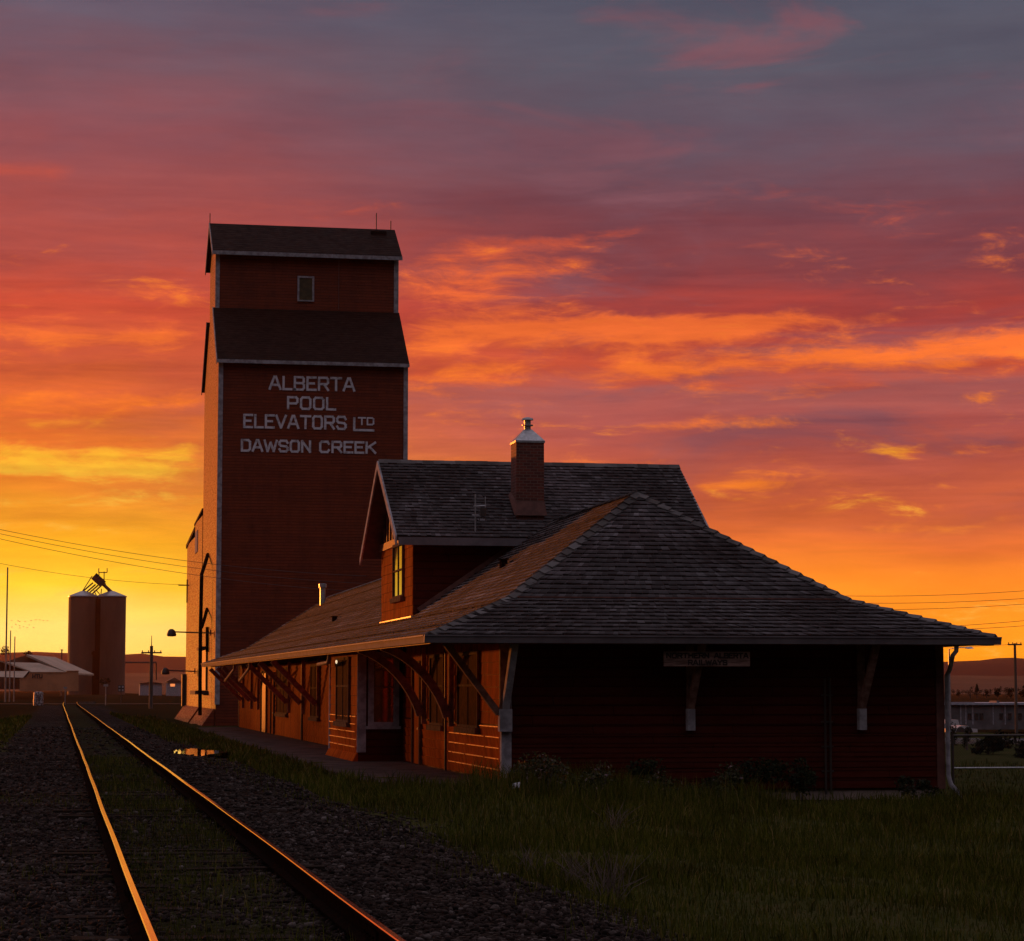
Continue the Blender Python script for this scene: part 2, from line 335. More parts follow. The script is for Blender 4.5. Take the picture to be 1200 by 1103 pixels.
def ground_mat():
    M = bpy.data.materials.new('ground_soil'); M.use_nodes = True; T = NT(M.node_tree); b = T.n['Principled BSDF']
    b.inputs['Roughness'].default_value = .95; b.inputs['Specular IOR Level'].default_value = .0
    t = T.n.new('ShaderNodeTexCoord'); x, y, z = T.sep(t.outputs['Object'])
    wob = T.m('MULTIPLY', T.m('SUBTRACT', T.noise(t.outputs['Object'], .35, 5, .6), .5), 2.2)
    xx = T.m('ADD', x, wob)
    g = T.m('MULTIPLY', T.sstep(xx, -1.9, -1.2), T.m('SUBTRACT', 1.0, T.sstep(xx, 4.6, 5.3)))
    vo = T.n.new('ShaderNodeTexVoronoi'); vo.inputs['Scale'].default_value = 26; T.l.new(t.outputs['Object'], vo.inputs['Vector'])
    stone = T.ramp(T.sep(vo.outputs['Color'])[0], [(0, (.012, .008, .007, 1)), (.5, (.028, .020, .017, 1)), (.85, (.055, .042, .036, 1)), (1, (.12, .10, .09, 1))])
    big_ = T.noise(t.outputs['Object'], .8, 5, .6)
    grav = T.mix(T.sstep(big_, .4, .65), stone, T.mix(1.0, stone, (.6, .5, .45, 1), 'MULTIPLY'))
    mid = T.m('MULTIPLY', T.sstep(xx, .35, .9), T.m('SUBTRACT', 1.0, T.sstep(xx, 1.7, 2.2)))
    grav = T.mix(T.m('MULTIPLY', mid, .55), grav, (.028, .028, .010, 1))
    soil = T.ramp(T.noise(t.outputs['Object'], 1.7, 6, .7), [(.3, (.030, .034, .010, 1)), (.5, (.050, .048, .016, 1)), (.72, (.075, .058, .028, 1))])
    field = T.ramp(T.noise(T.comb(x, T.m('MULTIPLY', y, .12), 0.0), .02, 5, .6), [(.35, (.020, .013, .006, 1)), (.6, (.036, .021, .010, 1))])
    soil = T.mix(T.sstep(y, 90, 200), soil, field)
    T.l.new(T.mix(T.m('MULTIPLY', g, T.m('SUBTRACT', 1.0, T.sstep(y, 255, 270))), soil, grav), b.inputs['Base Color'])
    bb = T.n.new('ShaderNodeBump'); bb.inputs['Distance'].default_value = .03; T.l.new(T.m('ADD', vo.outputs['Distance'], T.noise(t.outputs['Object'], 9, 5, .7)), bb.inputs['Height']); T.l.new(bb.outputs[0], b.inputs['Normal'])
    return M
gr = npmesh('ground', V, F, ground_mat()); gr.data.polygons.foreach_set('use_smooth', [True] * len(gr.data.polygons)); tag(gr, kind='structure')

# station platform
pl = MB()
pe = [(6.62, 128), (6.55, 100), (6.68, 80), (6.6, 66), (6.75, 58), (6.7, 53.5), (7.1, 51.6), (8.6, 51.2), (9.62, 51.0)]
poly = [(x, y, .0) for x, y in pe] + [(9.62, 131, 0)]
pl.prism([(x, y, -.3) for x, y, z in poly], (0, 0, .33))
tag(pl.build('platform', m_conc), kind='structure')
rd = MB(); rd.box(-400, 60, 276, 284, -.5, .42); tag(rd.build('crossing_road', mat('road_asphalt', (.09, .06, .045), .9, (.06, .045, .035), 1, spec=.03)), kind='structure')
# puddle
pm = mat('puddle_water', (.01, .009, .008), .03, (.012, .01, .008), 2, .0006, 4, spec=.8)
pts = [(3.75 + 1.0 * math.cos(a) * (1 + .25 * math.sin(3 * a + 1) + .16 * math.sin(7 * a) + .10 * math.sin(13 * a + 2)), 71 + 4.2 * math.sin(a) * (1 + .22 * math.sin(2 * a) + .15 * math.cos(5 * a))) for a in [2 * math.pi * k / 60 for k in range(60)]]
pz = float(H(3.75, 71)) + .062
pb = MB(); pb.add([(x, y, pz) for x, y in pts], [tuple(range(60))]); tag(pb.build('puddle', pm), kind='structure')

# far hills, two ridges
def hill(name, Y0, depth, fn, m, x0, x1, n=260, zb=-3.0):
    V = []; F = []; rows = 10
    for j in range(rows + 1):
        t = j / rows
        for i in range(n + 1):
            X = x0 + (x1 - x0) * i / n
            V.append((X, Y0 + depth * t, zb + (fn(X) - zb) * math.sin(t * math.pi / 2) ** 1.3 + (2.5 * math.sin(X * .013 + j * 2) * math.sin(j) if 0 < j < rows else 0)))
    for j in range(rows):
        for i in range(n):
            a = j * (n + 1) + i; F.append((a, a + 1, a + n + 2, a + n + 1))
    o = npmesh(name, np.array(V), np.array(F), m); return tag(o, kind='structure')
def hz(X, Y, pts):  # ridge height from photo pixels
    px = 67 + 2800 * X / Y
    xs_, ys_ = zip(*pts); return ZC + (808 - np.interp(px, xs_, ys_)) * Y / 2811
def rid(X): return hz(X, 5200, [(-400, 762), (0, 766), (60, 765), (100, 769), (150, 767), (215, 772), (500, 776), (900, 775), (1120, 775), (1150, 774), (1200, 771), (1700, 760)]) + 2.2 * math.sin(X * .041) * math.sin(X * .017) + 1.2 * math.sin(X * .19)
m_hill = mat('forested_hill', (.016, .012, .010), .95, (.030, .020, .014), .004, 0, stretch=(1, .3, 3), spec=.1)
hill('hills', 4300, 900, rid, m_hill, -5000, 6500)
m_fld = mat('far_fields', (.085, .055, .035), .95, (.045, .032, .02), .012, 0, stretch=(1, .2, 1), spec=.1)
hill('fields', 2200, 1500, lambda X: ZC + (808 - 791) * 3700 / 2811 + 3 * math.sin(X * .004), m_fld, -3500, 5500)

# ---------------------------------------------------------------- railway station
ST = empty('railway_station', (14.1, 91, 0), 'long low red railway station with grey hipped shingle roof and raised dormer', 'station')
WX0, WX1, WY0, WY1 = 9.65, 19.80, 51.92, 129.4
EX0, EX1, EY0, EY1 = 7.78, 20.52, 50.45, 131.0
EZ, EZF = 3.21, 3.44          # eave height near end / far end
BI = 2.3; BZ = 4.12
RX = 13.90; RY0, RY1, RZ = 56.85, 124.6, 6.84
# walls
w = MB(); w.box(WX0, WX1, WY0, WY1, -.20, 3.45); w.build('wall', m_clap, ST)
fd = MB(); fd.box(WX0 + .04, WX1 - .06, WY0 + .04, WY1 - .1, -.9, -.20); fd.build('foundation', m_found, ST)
# near side wall: real lapped boards below, shingle panels above
def boards(name, X, y0, y1, z0, n, hgt, parent):
    b = MB()
    for i in range(n):
        za = z0 + i * hgt; zb = za + hgt + .004; out = .045
        yy = y0
        while yy < y1 - 1e-3:
            ye = min(y1, yy + random.uniform(2.2, 3.8)); jit = random.uniform(-.004, .006)
            b.prism(([(X - .014, yy, za), (X - .004, yy, za), (X - .004, yy, zb - .014), (X - .05 - jit, yy, zb - .014)] if n < 8 else [(X - out - jit, yy, za), (X - .004, yy, za), (X - .004, yy, zb), (X - .010, yy, zb)]), (0, ye - yy - .008, 0)); yy = ye
    return b.build(name, m_panel, parent)
m_glint = mat('edge_glint_paint', (.62, .19, .05), .5, (.30, .06, .015), 3, 0, spec=.2, thr=(.45, .6))  # pale strips painting bright glint lines along the board joints
def glint_strips(X, y0, y1, z0, n, hgt, parent):
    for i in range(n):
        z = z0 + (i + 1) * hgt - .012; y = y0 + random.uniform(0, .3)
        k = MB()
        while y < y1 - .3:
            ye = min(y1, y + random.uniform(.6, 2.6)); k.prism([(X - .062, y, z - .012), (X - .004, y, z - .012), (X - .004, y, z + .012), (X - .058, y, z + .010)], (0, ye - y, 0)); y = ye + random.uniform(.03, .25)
        k.build('glint_strip', m_glint, parent)
def panels(name, X, y0, y1, z0, z1, parent, cell=.45):
    b = MB(); z = z0; r = 0
    while z < z1 - .02:
        ze = min(z1, z + cell * .62); y = y0
        while y < y1 - .01:
            ye = min(y1, y + random.uniform(.7, 1.8)); o_ = random.uniform(.012, .022)
            b.prism([(X - o_ - .010, y, z + .012), (X - .003, y, z + .012), (X - .003, y, ze), (X - o_ + .004, y, ze)], (0, ye - y - .010, 0)); y = ye
        z = ze; r += 1
    return b.build(name, m_panel, parent)
boards('side_boards', WX0, WY0 + .16, 66.8, .06, 5, .235, ST)
panels('side_panels', WX0, WY0 + .16, 66.8, 1.26, 3.3, ST)
glint_strips(WX0, WY0 + .16, 59.1, .06, 5, .235, ST)
BX, BY0, BY1 = 8.37, 67.5, 74.4
glint_strips(BX, BY0 + .05, BY1 - .1, .22, 5, .215, ST)
bay = MB(); bay.box(BX, WX0 - .004, BY0, BY1, .0, 3.3); bay.build('bay_wall', m_clap, ST)
boards('bay_boards', BX, BY0 + .02, BY1, .22, 5, .215, ST)
sk = MB(); sk.prism([(BX - .16, BY0 - .03, .03), (BX - .003, BY0 - .03, .03), (BX - .003, BY0 - .03, .24), (BX - .05, BY0 - .03, .24)], (0, BY1 - BY0 + .06, 0)); sk.build('bay_skirt', m_panel, ST)
panels('bay_panels', BX, BY0 + .02, BY1, 1.31, 3.2, ST)
boards('rear_boards', WX0, BY1 + .05, WY1, .05, 14, .22, ST)
# front face boards (in shade)
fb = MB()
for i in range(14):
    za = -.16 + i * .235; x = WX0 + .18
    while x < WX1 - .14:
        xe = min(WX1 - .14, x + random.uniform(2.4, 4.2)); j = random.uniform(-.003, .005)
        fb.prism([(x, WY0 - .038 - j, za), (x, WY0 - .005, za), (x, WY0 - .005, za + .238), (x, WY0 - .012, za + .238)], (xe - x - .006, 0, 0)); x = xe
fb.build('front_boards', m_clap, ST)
# corner boards
c = MB(); c.box(WX0 - .055, WX0 + .17, WY0 - .06, WY0 + .13, .06, 3.3); c.build('corner_board', m_trim, ST)
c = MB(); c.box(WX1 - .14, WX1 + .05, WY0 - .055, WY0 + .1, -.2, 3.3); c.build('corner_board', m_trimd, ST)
c = MB(); c.box(BX - .035, BX + .22, BY0 - .05, BY0 - .003, .28, 3.2); c.build('corner_board', m_trim, ST)
c = MB(); c.box(BX - .06, BX - .004, BY1 - .1, BY1 + .04, .2, 3.2); c.build('corner_board', m_trim, ST)
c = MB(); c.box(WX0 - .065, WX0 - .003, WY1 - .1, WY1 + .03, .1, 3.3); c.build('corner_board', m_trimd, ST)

def window_x(X, y0, y1, z0, z1, parent, blind=True, mull=1, rows=(.55,), sill=True, pane_m=None, lab=None):
    """window on a wall facing -X"""
    fr = MB(); t = .09
    fr.box(X - .075, X - .004, y0, y0 + t, z0, z1); fr.box(X - .075, X - .004, y1 - t, y1, z0, z1)
    fr.box(X - .078, X - .004, y0 + t, y1 - t, z1 - t, z1); fr.box(X - .078, X - .004, y0 + t, y1 - t, z0, z0 + t * .6)
    o = fr.build('window', m_sash, parent, lab)
    b = MB(); b.box(X - .036, X - .006, y0 + t, y1 - t, z0 + t * .6, z1 - t); b.build('pane', pane_m or (m_blind if blind else m_glass), o)
    g = MB()
    for k in range(mull): yy = y0 + t + (y1 - y0 - 2 * t) * (k + 1) / (mull + 1); g.box(X - .060, X - .037, yy - .02, yy + .02, z0 + t * .6, z1 - t)
    for r in rows: zz = z0 + (z1 - z0) * r; g.box(X - .066, X - .037, y0 + t, y1 - t, zz - .025, zz + .025)
    g.build('muntin', m_sash, o)
    if sill: s_ = MB(); s_.box(X - .14, X - .004, y0 - .06, y1 + .06, z0 - .14, z0 - .003); s_.build('sill', m_sash, o)
    return o
def window_y(Y, x0, x1, z0, z1, parent, mull=1, rows=(.5,), pane_m=None, sill=True, t=.16):
    fr = MB()
    fr.box(x0, x0 + t, Y - .07, Y - .004, z0, z1); fr.box(x1 - t, x1, Y - .07, Y - .004, z0, z1)
    fr.box(x0 + t, x1 - t, Y - .072, Y - .004, z1 - t, z1); fr.box(x0 + t, x1 - t, Y - .072, Y - .004, z0, z0 + t * .7)
    o = fr.build('window', m_trim, parent)
    b = MB(); b.box(x0 + t, x1 - t, Y - .03, Y - .006, z0 + t * .7, z1 - t); b.build('pane', pane_m or m_glass, o)
    if mull or rows:
        g = MB()
        for r in rows: zz = z0 + (z1 - z0) * r; g.box(x0 + t, x1 - t, Y - .055, Y - .031, zz - .02, zz + .02)
        for k in range(mull): xx = x0 + t + (x1 - x0 - 2 * t) * (k + 1) / (mull + 1); g.box(xx - .014, xx + .014, Y - .050, Y - .031, z0 + (z1 - z0) * rows[0] + .02, z1 - t)
        g.build('muntin', m_trimd, o)
    if sill: s_ = MB(); s_.box(x0 - .05, x1 + .05, Y - .11, Y - .004, z0 - .09, z0 - .003); s_.build('sill', m_trim, o)
    return o
XF = WX0 - .03
window_x(XF, 54.7, 57.6, 1.16, 2.95, ST, True, 1, (.55,))
window_x(XF, 59.75, 62.0, 1.14, 2.95, ST, True, 1, (.55,))
window_x(BX - .025, 69.1, 72.3, 1.10, 3.0, ST, True, 1, (.55,))
window_y(BY0, BX + .28, WX0 - .12, 1.02, 3.12, ST, 1, (.52, .75))
window_x(XF, 89.0, 92.0, 1.0, 3.0, ST, True, 1, (.55,))
window_x(XF, 101.6, 106.6, 1.0, 3.0, ST, True, 2, (.55,))
def door_x(X, y0, y1, z1, parent, m_):
    d = MB(); d.box(X - .03, X - .004, y0, y1, .05, z1); o = d.build('door', m_, parent)
    f = MB(); f.box(X - .09, X - .004, y0 - .14, y0 - .002, .05, z1 + .12); f.box(X - .09, X - .004, y1 + .002, y1 + .14, .05, z1 + .12); f.box(X - .088, X - .004, y0, y1, z1 + .002, z1 + .12); f.build('door_frame', m_sash, o)
    h = MB(); h.tube([(X - .03, y0 + .15, 1.0), (X - .1, y0 + .15, 1.0)], .03); h.build('handle', m_metal, o)
    return o
door_x(XF, 63.75, 65.0, 2.7, ST, m_panel)
door_x(XF, 111.9, 114.6, 2.8, ST, m_dark)
door_x(XF, 107.9, 109.3, 2.7, ST, m_panel)

# roof of individually laid shingles
def slope(P0, P1, Q0, Q1, exp, wid, name='roof', m=None, thick=.042, parent=None, sag=0.0):
    P0, P1, Q0, Q1 = map(Vector, (P0, P1, Q0, Q1))
    nrm = (P1 - P0).cross(Q0 - P0).normalized()
    if nrm.z < 0: nrm = -nrm
    L = ((Q0 + Q1) / 2 - (P0 + P1) / 2).length; rows = max(1, round(L / exp)); V = []; Fq = []
    for r in range(rows):
        t0 = r / rows; t1 = min(1.0, (r + 1.25) / rows); wob = random.uniform(-.004, .004)
        a0 = P0.lerp(Q0, t0); a1 = P1.lerp(Q1, t0); b0 = P0.lerp(Q0, t1); b1 = P1.lerp(Q1, t1)
        n = max(1, int((a1 - a0).length / wid)); cuts = np.sort(np.clip((np.arange(1, n) + rng.uniform(-.38, .38, n - 1)) / n, 0, 1)) if n > 1 else np.array([])
        cuts = np.concatenate([[0], cuts, [1]])
        up = (b0 - a0)
        for k in range(len(cuts) - 1):
            s0, s1 = cuts[k] + .02 / max(1, n), cuts[k + 1] - .02 / max(1, n)
            th = thick * random.uniform(.75, 1.35); j = random.uniform(-.03, .03) / rows * 0
            dn = -up.normalized() * random.uniform(0, .018)
            A = a0.lerp(a1, s0) + dn; B = a0.lerp(a1, s1) + dn; C = b0.lerp(b1, s1); D = b0.lerp(b1, s0)
            o = len(V)
            V += [A + nrm * .001, B + nrm * .001, A + nrm * th, B + nrm * (th + wob), C + nrm * .004, D + nrm * .004]
            Fq += [(o, o + 1, o + 3, o + 2), (o + 2, o + 3, o + 4, o + 5)]
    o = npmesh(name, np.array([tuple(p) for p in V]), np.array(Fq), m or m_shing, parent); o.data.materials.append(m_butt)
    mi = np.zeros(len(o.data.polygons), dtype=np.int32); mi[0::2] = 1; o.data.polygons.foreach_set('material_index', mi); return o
E = [(EX0, EY0, EZ), (EX1, EY0, EZ), (EX1, EY1, EZF), (EX0, EY1, EZF)]
B_ = [(EX0 + 2.15, EY0 + BI, BZ - .03), (EX1 - 2.6, EY0 + BI, BZ - .03), (EX1 - 2.6, EY1 - BI, BZ + .07), (EX0 + 2.15, EY1 - BI, BZ + .07)]
A0, A1 = (RX, RY0, RZ), (RX, RY1, RZ)
roof = slope(E[0], E[1], B_[0], B_[1], .245, .14, parent=ST)
slope(B_[0], B_[1], A0, A0, .195, .14, 'shingle_course', parent=roof)
slope(E[3], E[0], B_[3], B_[0], .245, .22, 'shingle_course', parent=roof)
slope(B_[3], B_[0], A1, A0, .195, .22, 'shingle_course', parent=roof)
slope(E[1], E[2], B_[1], B_[2], .245, .5, 'shingle_course', parent=roof)
slope(B_[1], B_[2], A0, A1, .195, .5, 'shingle_course', parent=roof)
slope(E[2], E[3], B_[2], B_[3], .245, .5, 'shingle_course', parent=roof)
slope(B_[2], B_[3], A1, A1, .195, .5, 'shingle_course', parent=roof)
dk = MB(); d_ = -.012
Ed = [(x, y, z + d_) for x, y, z in E]; Bd = [(x, y, z + d_) for x, y, z in B_]; Ad = [(RX, RY0, RZ + d_), (RX, RY1, RZ + d_)]
dk.add(Ed + Bd + Ad, [(0, 1, 5, 4), (1, 2, 6, 5), (2, 3, 7, 6), (3, 0, 4, 7), (4, 5, 8), (5, 6, 9, 8), (6, 7, 9), (7, 4, 8, 9)]); dk.build('roof_deck', m_sof, roof)
# thin drip line at the change of pitch
fl = MB(); fl.bar((B_[0][0], B_[0][1] - .01, B_[0][2] + .03), (B_[1][0], B_[1][1] - .01, B_[1][2] + .03), .05, .03); fl.build('flashing', m_trimd, roof)
def caps(a, b, parent, wd=.17, ln=.34):
    a = Vector(a); b = Vector(b); n = max(2, int((b - a).length / ln)); m = MB(); d = (b - a) / n
    side = d.cross(Vector((0, 0, 1))).normalized(); upn = side.cross(d).normalized()
    for i in range(n):
        p = a + d * i; q = p + d * 1.02; jj = random.uniform(-.01, .01)
        for s in (-1, 1):
            o = side * s * wd
            m.add([p + upn * .075, p + o - Vector((0, 0, .075)) + upn * .075, p + upn * .03, p + o - Vector((0, 0, .075)) + upn * .03, q + upn * .035, q + o - Vector((0, 0, .075)) + upn * (.03 + jj)],
                  [(0, 1, 3, 2), (0, 4, 5, 1), (2, 3, 5, 4)] if s > 0 else [(2, 3, 1, 0), (1, 5, 4, 0), (4, 5, 3, 2)])
    return m.build('hip_cap', m_cap, parent)
for a, b in ((E[0], B_[0]), (B_[0], A0), (E[1], B_[1]), (B_[1], A0), (E[3], B_[3]), (B_[3], A1)): caps(a, b, roof)
caps(A0, (RX, 66.4, RZ), roof); caps(A1, (RX, 75, RZ), roof)
# soffit, fascia, gutters
s = MB(); s.add([(EX0, EY0, EZ - .03), (EX1, EY0, EZ - .03), (EX1, EY1, EZF - .03), (EX0, EY1, EZF - .03), (WX0, WY0, 3.40), (WX1, WY0, 3.40), (WX1, WY1, 3.44), (WX0, WY1, 3.44)],
               [(0, 1, 5, 4), (3, 0, 4, 7), (1, 2, 6, 5), (2, 3, 7, 6)]); s.build('soffit', m_sof, ST)
def gutter(a, b, out, name='gutter'):
    a = Vector(a); b = Vector(b); out = Vector(out); g = MB(); z = Vector((0, 0, 1))
    prof = [(0, -.17), (.09, -.17), (.13, -.03), (.15, -.03), (.15, .0), (0, .0)]
    g.prism([a + out * p + z * q for p, q in prof], b - a); return g.build(name, m_gut, ST)
gutter((EX0 - .13, EY0, EZ), (EX1 + .11, EY0, EZ), (0, -1, 0)); gutter((EX0, EY0, EZ), (EX0, EY1, EZF), (-1, 0, 0)); gutter((EX1, EY0, EZ), (EX1, EY1, EZF), (1, 0, 0))
fs_ = MB(); fs_.box(EX0 + .02, EX1 - .02, EY0 + .01, EY0 + .05, EZ - .19, EZ - .02); fs_.build('fascia', m_trimd, ST)
fs_ = MB(); fs_.prism([(EX0 + .01, EY0 + .05, EZ - .19), (EX0 + .05, EY0 + .05, EZ - .19), (EX0 + .05, EY0 + .05, EZ - .02), (EX0 + .01, EY0 + .05, EZ - .02)], (0, EY1 - EY0, EZF - EZ)); fs_.build('fascia', m_trimd, ST)
# brackets along the front
def bracket_front(x):
    b = MB(); b.box(x - .07, x + .07, WY0 - .19, WY0 - .045, 1.62, 3.28); o = b.build('bracket', m_brk, ST)
    k = MB(); k.box(x - .085, x + .085, WY0 - .24, WY0 - .045, 1.14, 1.618); k.build('bracket_block', m_trim, o)
    d = MB(); d.bar((x, WY0 - .17, 1.66), (x, EY0 + .22, 3.12), .15, .14, up=(1, 0, 0)); d.build('brace', m_brk, o)
for q in (810, 1011): bracket_front(atY(q, 840, WY0 - .2).x)
# track-side brackets
def bracket_side(y, X, z0=1.12, zt=3.10, reach=1.62, blk=False, curved=True):
    b = MB(); b.box(X - .17, X - .05, y - .075, y + .075, z0 + .02, zt + .1); o = b.build('bracket', m_brk, ST)
    n = 9; pts = []
    for i in range(n):
        t = i / (n - 1); a = t * math.pi / 2
        if curved: pts.append((X - .2 - reach * (1 - math.cos(a)) * .55 - reach * t * .45, z0 + .25 + (zt - z0 - .25) * (math.sin(a) * .62 + t * .38)))
        else: pts.append((X - .2 - reach * t, z0 + .45 + (zt - z0 - .45) * t))
    d = MB(); hw = .10
    for i in range(n - 1):
        (xa, za), (xb, zb) = pts[i], pts[i + 1]; q = Vector((xb - xa, 0, zb - za)).normalized(); p = Vector((-q.z, 0, q.x)) * .10
        A = Vector((xa, y - hw, za)); B = Vector((xb, y - hw, zb)) + q * .01
        d.prism([A - p, B - p, B + p, A + p], (0, 2 * hw, 0))
    d.build('brace', m_brk, o)
    if blk: k = MB(); k.box(X - .20, X - .05, y - .09, y + .09, z0, z0 + .42); k.build('bracket_block', m_trim, o)
for y in (58.4, 62.9): bracket_side(y, WX0, 1.12)
for y in (89.05, 94.7, 100.6, 116.1, 120.2, 125.7): bracket_side(y, WX0, 1.05, curved=False)
# big corner bracket, both ways
cb = MB(); cb.box(WX0 - .11, WX0 + .13, WY0 - .20, WY0 - .062, 1.62, 3.25); o = cb.build('bracket', m_brk, ST)
k = MB(); k.box(WX0 - .13, WX0 + .15, WY0 - .26, WY0 - .062, 1.13, 1.618); k.build('bracket_block', m_trim, o)
d = MB(); d.bar((WX0 + .02, WY0 - .16, 1.66), (WX0 + .02, EY0 + .2, 3.12), .19, .15, up=(1, 0, 0)); d.build('brace', m_trim, o)
d = MB(); d.bar((WX0 - .12, WY0 - .08, 1.52), (EX0 + .55, WY0 - .08, 3.08), .14, .17, up=(0, 1, 0)); d.build('brace', m_brk, o)
# long eave beams carried by the brackets
bm_ = MB(); bm_.bar((8.2, EY0 + .3, 3.13), (8.2, EY1 - .4, 3.30), .12, .12); bm_.build('eave_beam', m_trimd, ST)
bm_ = MB(); bm_.box(EX0 + .4, EX1 - .3, EY0 + .22, EY0 + .34, 3.05, 3.165); bm_.build('eave_beam', m_trimd, ST)
# downpipe at the right corner
dp = MB(); X = WX1 + .14; XO = atY(1121, 762, EY0 + .06).x
dp.tube([(XO, EY0 + .06, 3.04), (XO, EY0 + .08, 2.90), (XO - .04, EY0 + .2, 2.80), (X - .02, WY0 - .25, 2.5), (X - .06, WY0 - .14, 2.36), (X - .05, WY0 - .14, .1), (X, WY0 - .16, -.1), (X + .14, WY0 - .25, -.28), (X + .17, WY0 - .27, -.52)], .052, 10)
dp.build('downpipe', m_trim, ST, 'pale metal downpipe at the right corner', smooth=True)
# gutter outlets along the track side
for px, py, dyy, dzz in ((386, 770, -3.2, -.02), (293, 774, -6.0, .0), (275, 778, -6.5, 0.0)):
    p = atX(px, py, EX0 + .1); q = MB(); zt = EZ + (EZF - EZ) * (p.y - EY0) / (EY1 - EY0) - .15
    q.tube([(p.x, p.y, zt), (p.x, p.y + .06, zt - .16), (p.x, p.y + .3, zt - .27), (p.x + .02, p.y + abs(dyy), zt - (.30 if px > 380 else .78))], .06, 8); q.build('gutter_outlet', m_gut, ST, smooth=True)
dp = MB(); dp.tube([(WX0 - .1, 59.3, .04), (WX0 - .1, 59.3, 3.1)], .035, 8); dp.build('downpipe', m_dark, ST)
dp = MB(); dp.tube([(WX0 - .12, 94.9, .04), (WX0 - .12, 94.9, 3.1)], .05, 8); dp.build('downpipe', m_dark, ST)
# electrical conduits on the front wall
cx_ = atY(969, 880, WY0).x; q = MB()
for dxx in (-.06, .06): q.tube([(cx_ + dxx, WY0 - .085, 2.3), (cx_ + dxx, WY0 - .085, -.3)], .028, 8)
for z in (.2, .75, 1.3, 1.9): q.box(cx_ - .14, cx_ + .14, WY0 - .06, WY0 - .045, z, z + .04)
q.build('conduit', m_dark, ST)

# second storey cross gable
DX0, DX1, DY0, DY1 = 9.90, 18.05, 67.3, 74.0
dw = MB(); dw.box(DX0, DX1, DY0, DY1, 3.5, 6.45)
ridY, ridZ = 70.65, 8.84; gx0, gx1 = 9.33, 18.60; ge0, ge1, gez = 66.7, 74.6, 6.35
dw.prism([(DX0, DY0, 6.45), (DX0, DY1, 6.45), (DX0, ridY, 8.62)], (DX1 - DX0, 0, 0)); dw.build('dormer_wall', m_clap, ST)
panels('dormer_panels', DX0, DY0 + .02, DY1, 4.15, 6.35, ST)
ff = MB(); ff.box(DX0 - .07, DX0 - .004, DY0 - .01, DY1, 3.86, 4.13); ff.build('flashing', mat('bright_flashing', (.62, .55, .46), .32, (.5, .42, .35), 4, .004, 8, metal=.8), ST)
wdw = window_x(DX0 - .02, 68.9, 71.0, 4.75, 6.35, ST, False, 1, (.5,))
wdw['label'] = 'tall dormer window glowing with the reflected sunset'
gb = MB()
gb.bar((DX0 - .05, DY0, 6.42), (DX0 - .05, DY1, 6.42), .06, .22); gb.build('gable_beam', m_trimd, ST)
for yy in np.arange(68.2, 73.3, .62): st2 = MB(); st2.box(DX0 - .05, DX0 - .004, yy, yy + .12, 6.55, 6.5 + (3.3 - abs(yy - ridY)) * .62); st2.build('gable_strut', m_trimd, ST)
dr = slope((gx0, ge0, gez), (gx1, ge0, gez), (gx0, ridY, ridZ), (gx1, ridY, ridZ), .185, .14, 'dormer_roof', parent=ST)
slope((gx1, ge1, gez - .1), (gx0, ge1, gez - .1), (gx1, ridY, ridZ), (gx0, ridY, ridZ), .185, .4, 'shingle_course', parent=dr)
dd = MB(); dd.prism([(gx0 + .01, ge0, gez - .015), (gx0 + .01, ridY, ridZ - .012), (gx0 + .01, ge1, gez - .115), (gx0 + .01, ge1, gez - .215), (gx0 + .01, ridY, ridZ - .12), (gx0 + .01, ge0, gez - .115)], (gx1 - gx0 - .02, 0, 0)); dd.build('roof_deck', m_sof, dr)
cp = MB(); n = 28
for i in range(n):
    xa = gx0 + (gx1 - gx0) * i / n; xb = xa + (gx1 - gx0) / n * 1.02
    cp.prism([(xa, ridY - .16, ridZ - .06), (xa, ridY, ridZ + .06 + random.uniform(0, .012)), (xa, ridY + .16, ridZ - .06), (xa, ridY, ridZ + .02)], (xb - xa, 0, 0))
cp.build('ridge_cap', m_cap, dr)
fa = MB(); fa.box(gx0 + .05, gx1 - .05, ge0 - .06, ge0 - .004, gez - .24, gez - .02); fa.build('fascia', m_gut, dr)
for xx in (gx0, gx1):
    rb = MB()
    rb.prism([(xx - .045, ge0 - .07, gez - .25), (xx - .045, ge0 - .07, gez + .02), (xx - .045, ridY, ridZ + .015), (xx - .045, ridY, ridZ - .22)], (.05, 0, 0))
    rb.prism([(xx - .047, ge1 + .12, gez - .42), (xx - .047, ge1 + .12, gez - .18), (xx - .047, ridY, ridZ + .013), (xx - .047, ridY, ridZ - .22)], (.05, 0, 0))
    rb.build('verge_board', m_trim, dr)
# where the dormer's cheek meets the main roof
vf = MB(); t_ = lambda X: BZ + (RZ - BZ) * (X - B_[0][0]) / (RX - B_[0][0])
vf.bar((DX0 + .15, DY0 - .05, t_(DX0 + .15) + .08), (13.2, DY0 - .05, t_(13.2) + .08), .05, .16); vf.build('flashing', m_trimd, dr)
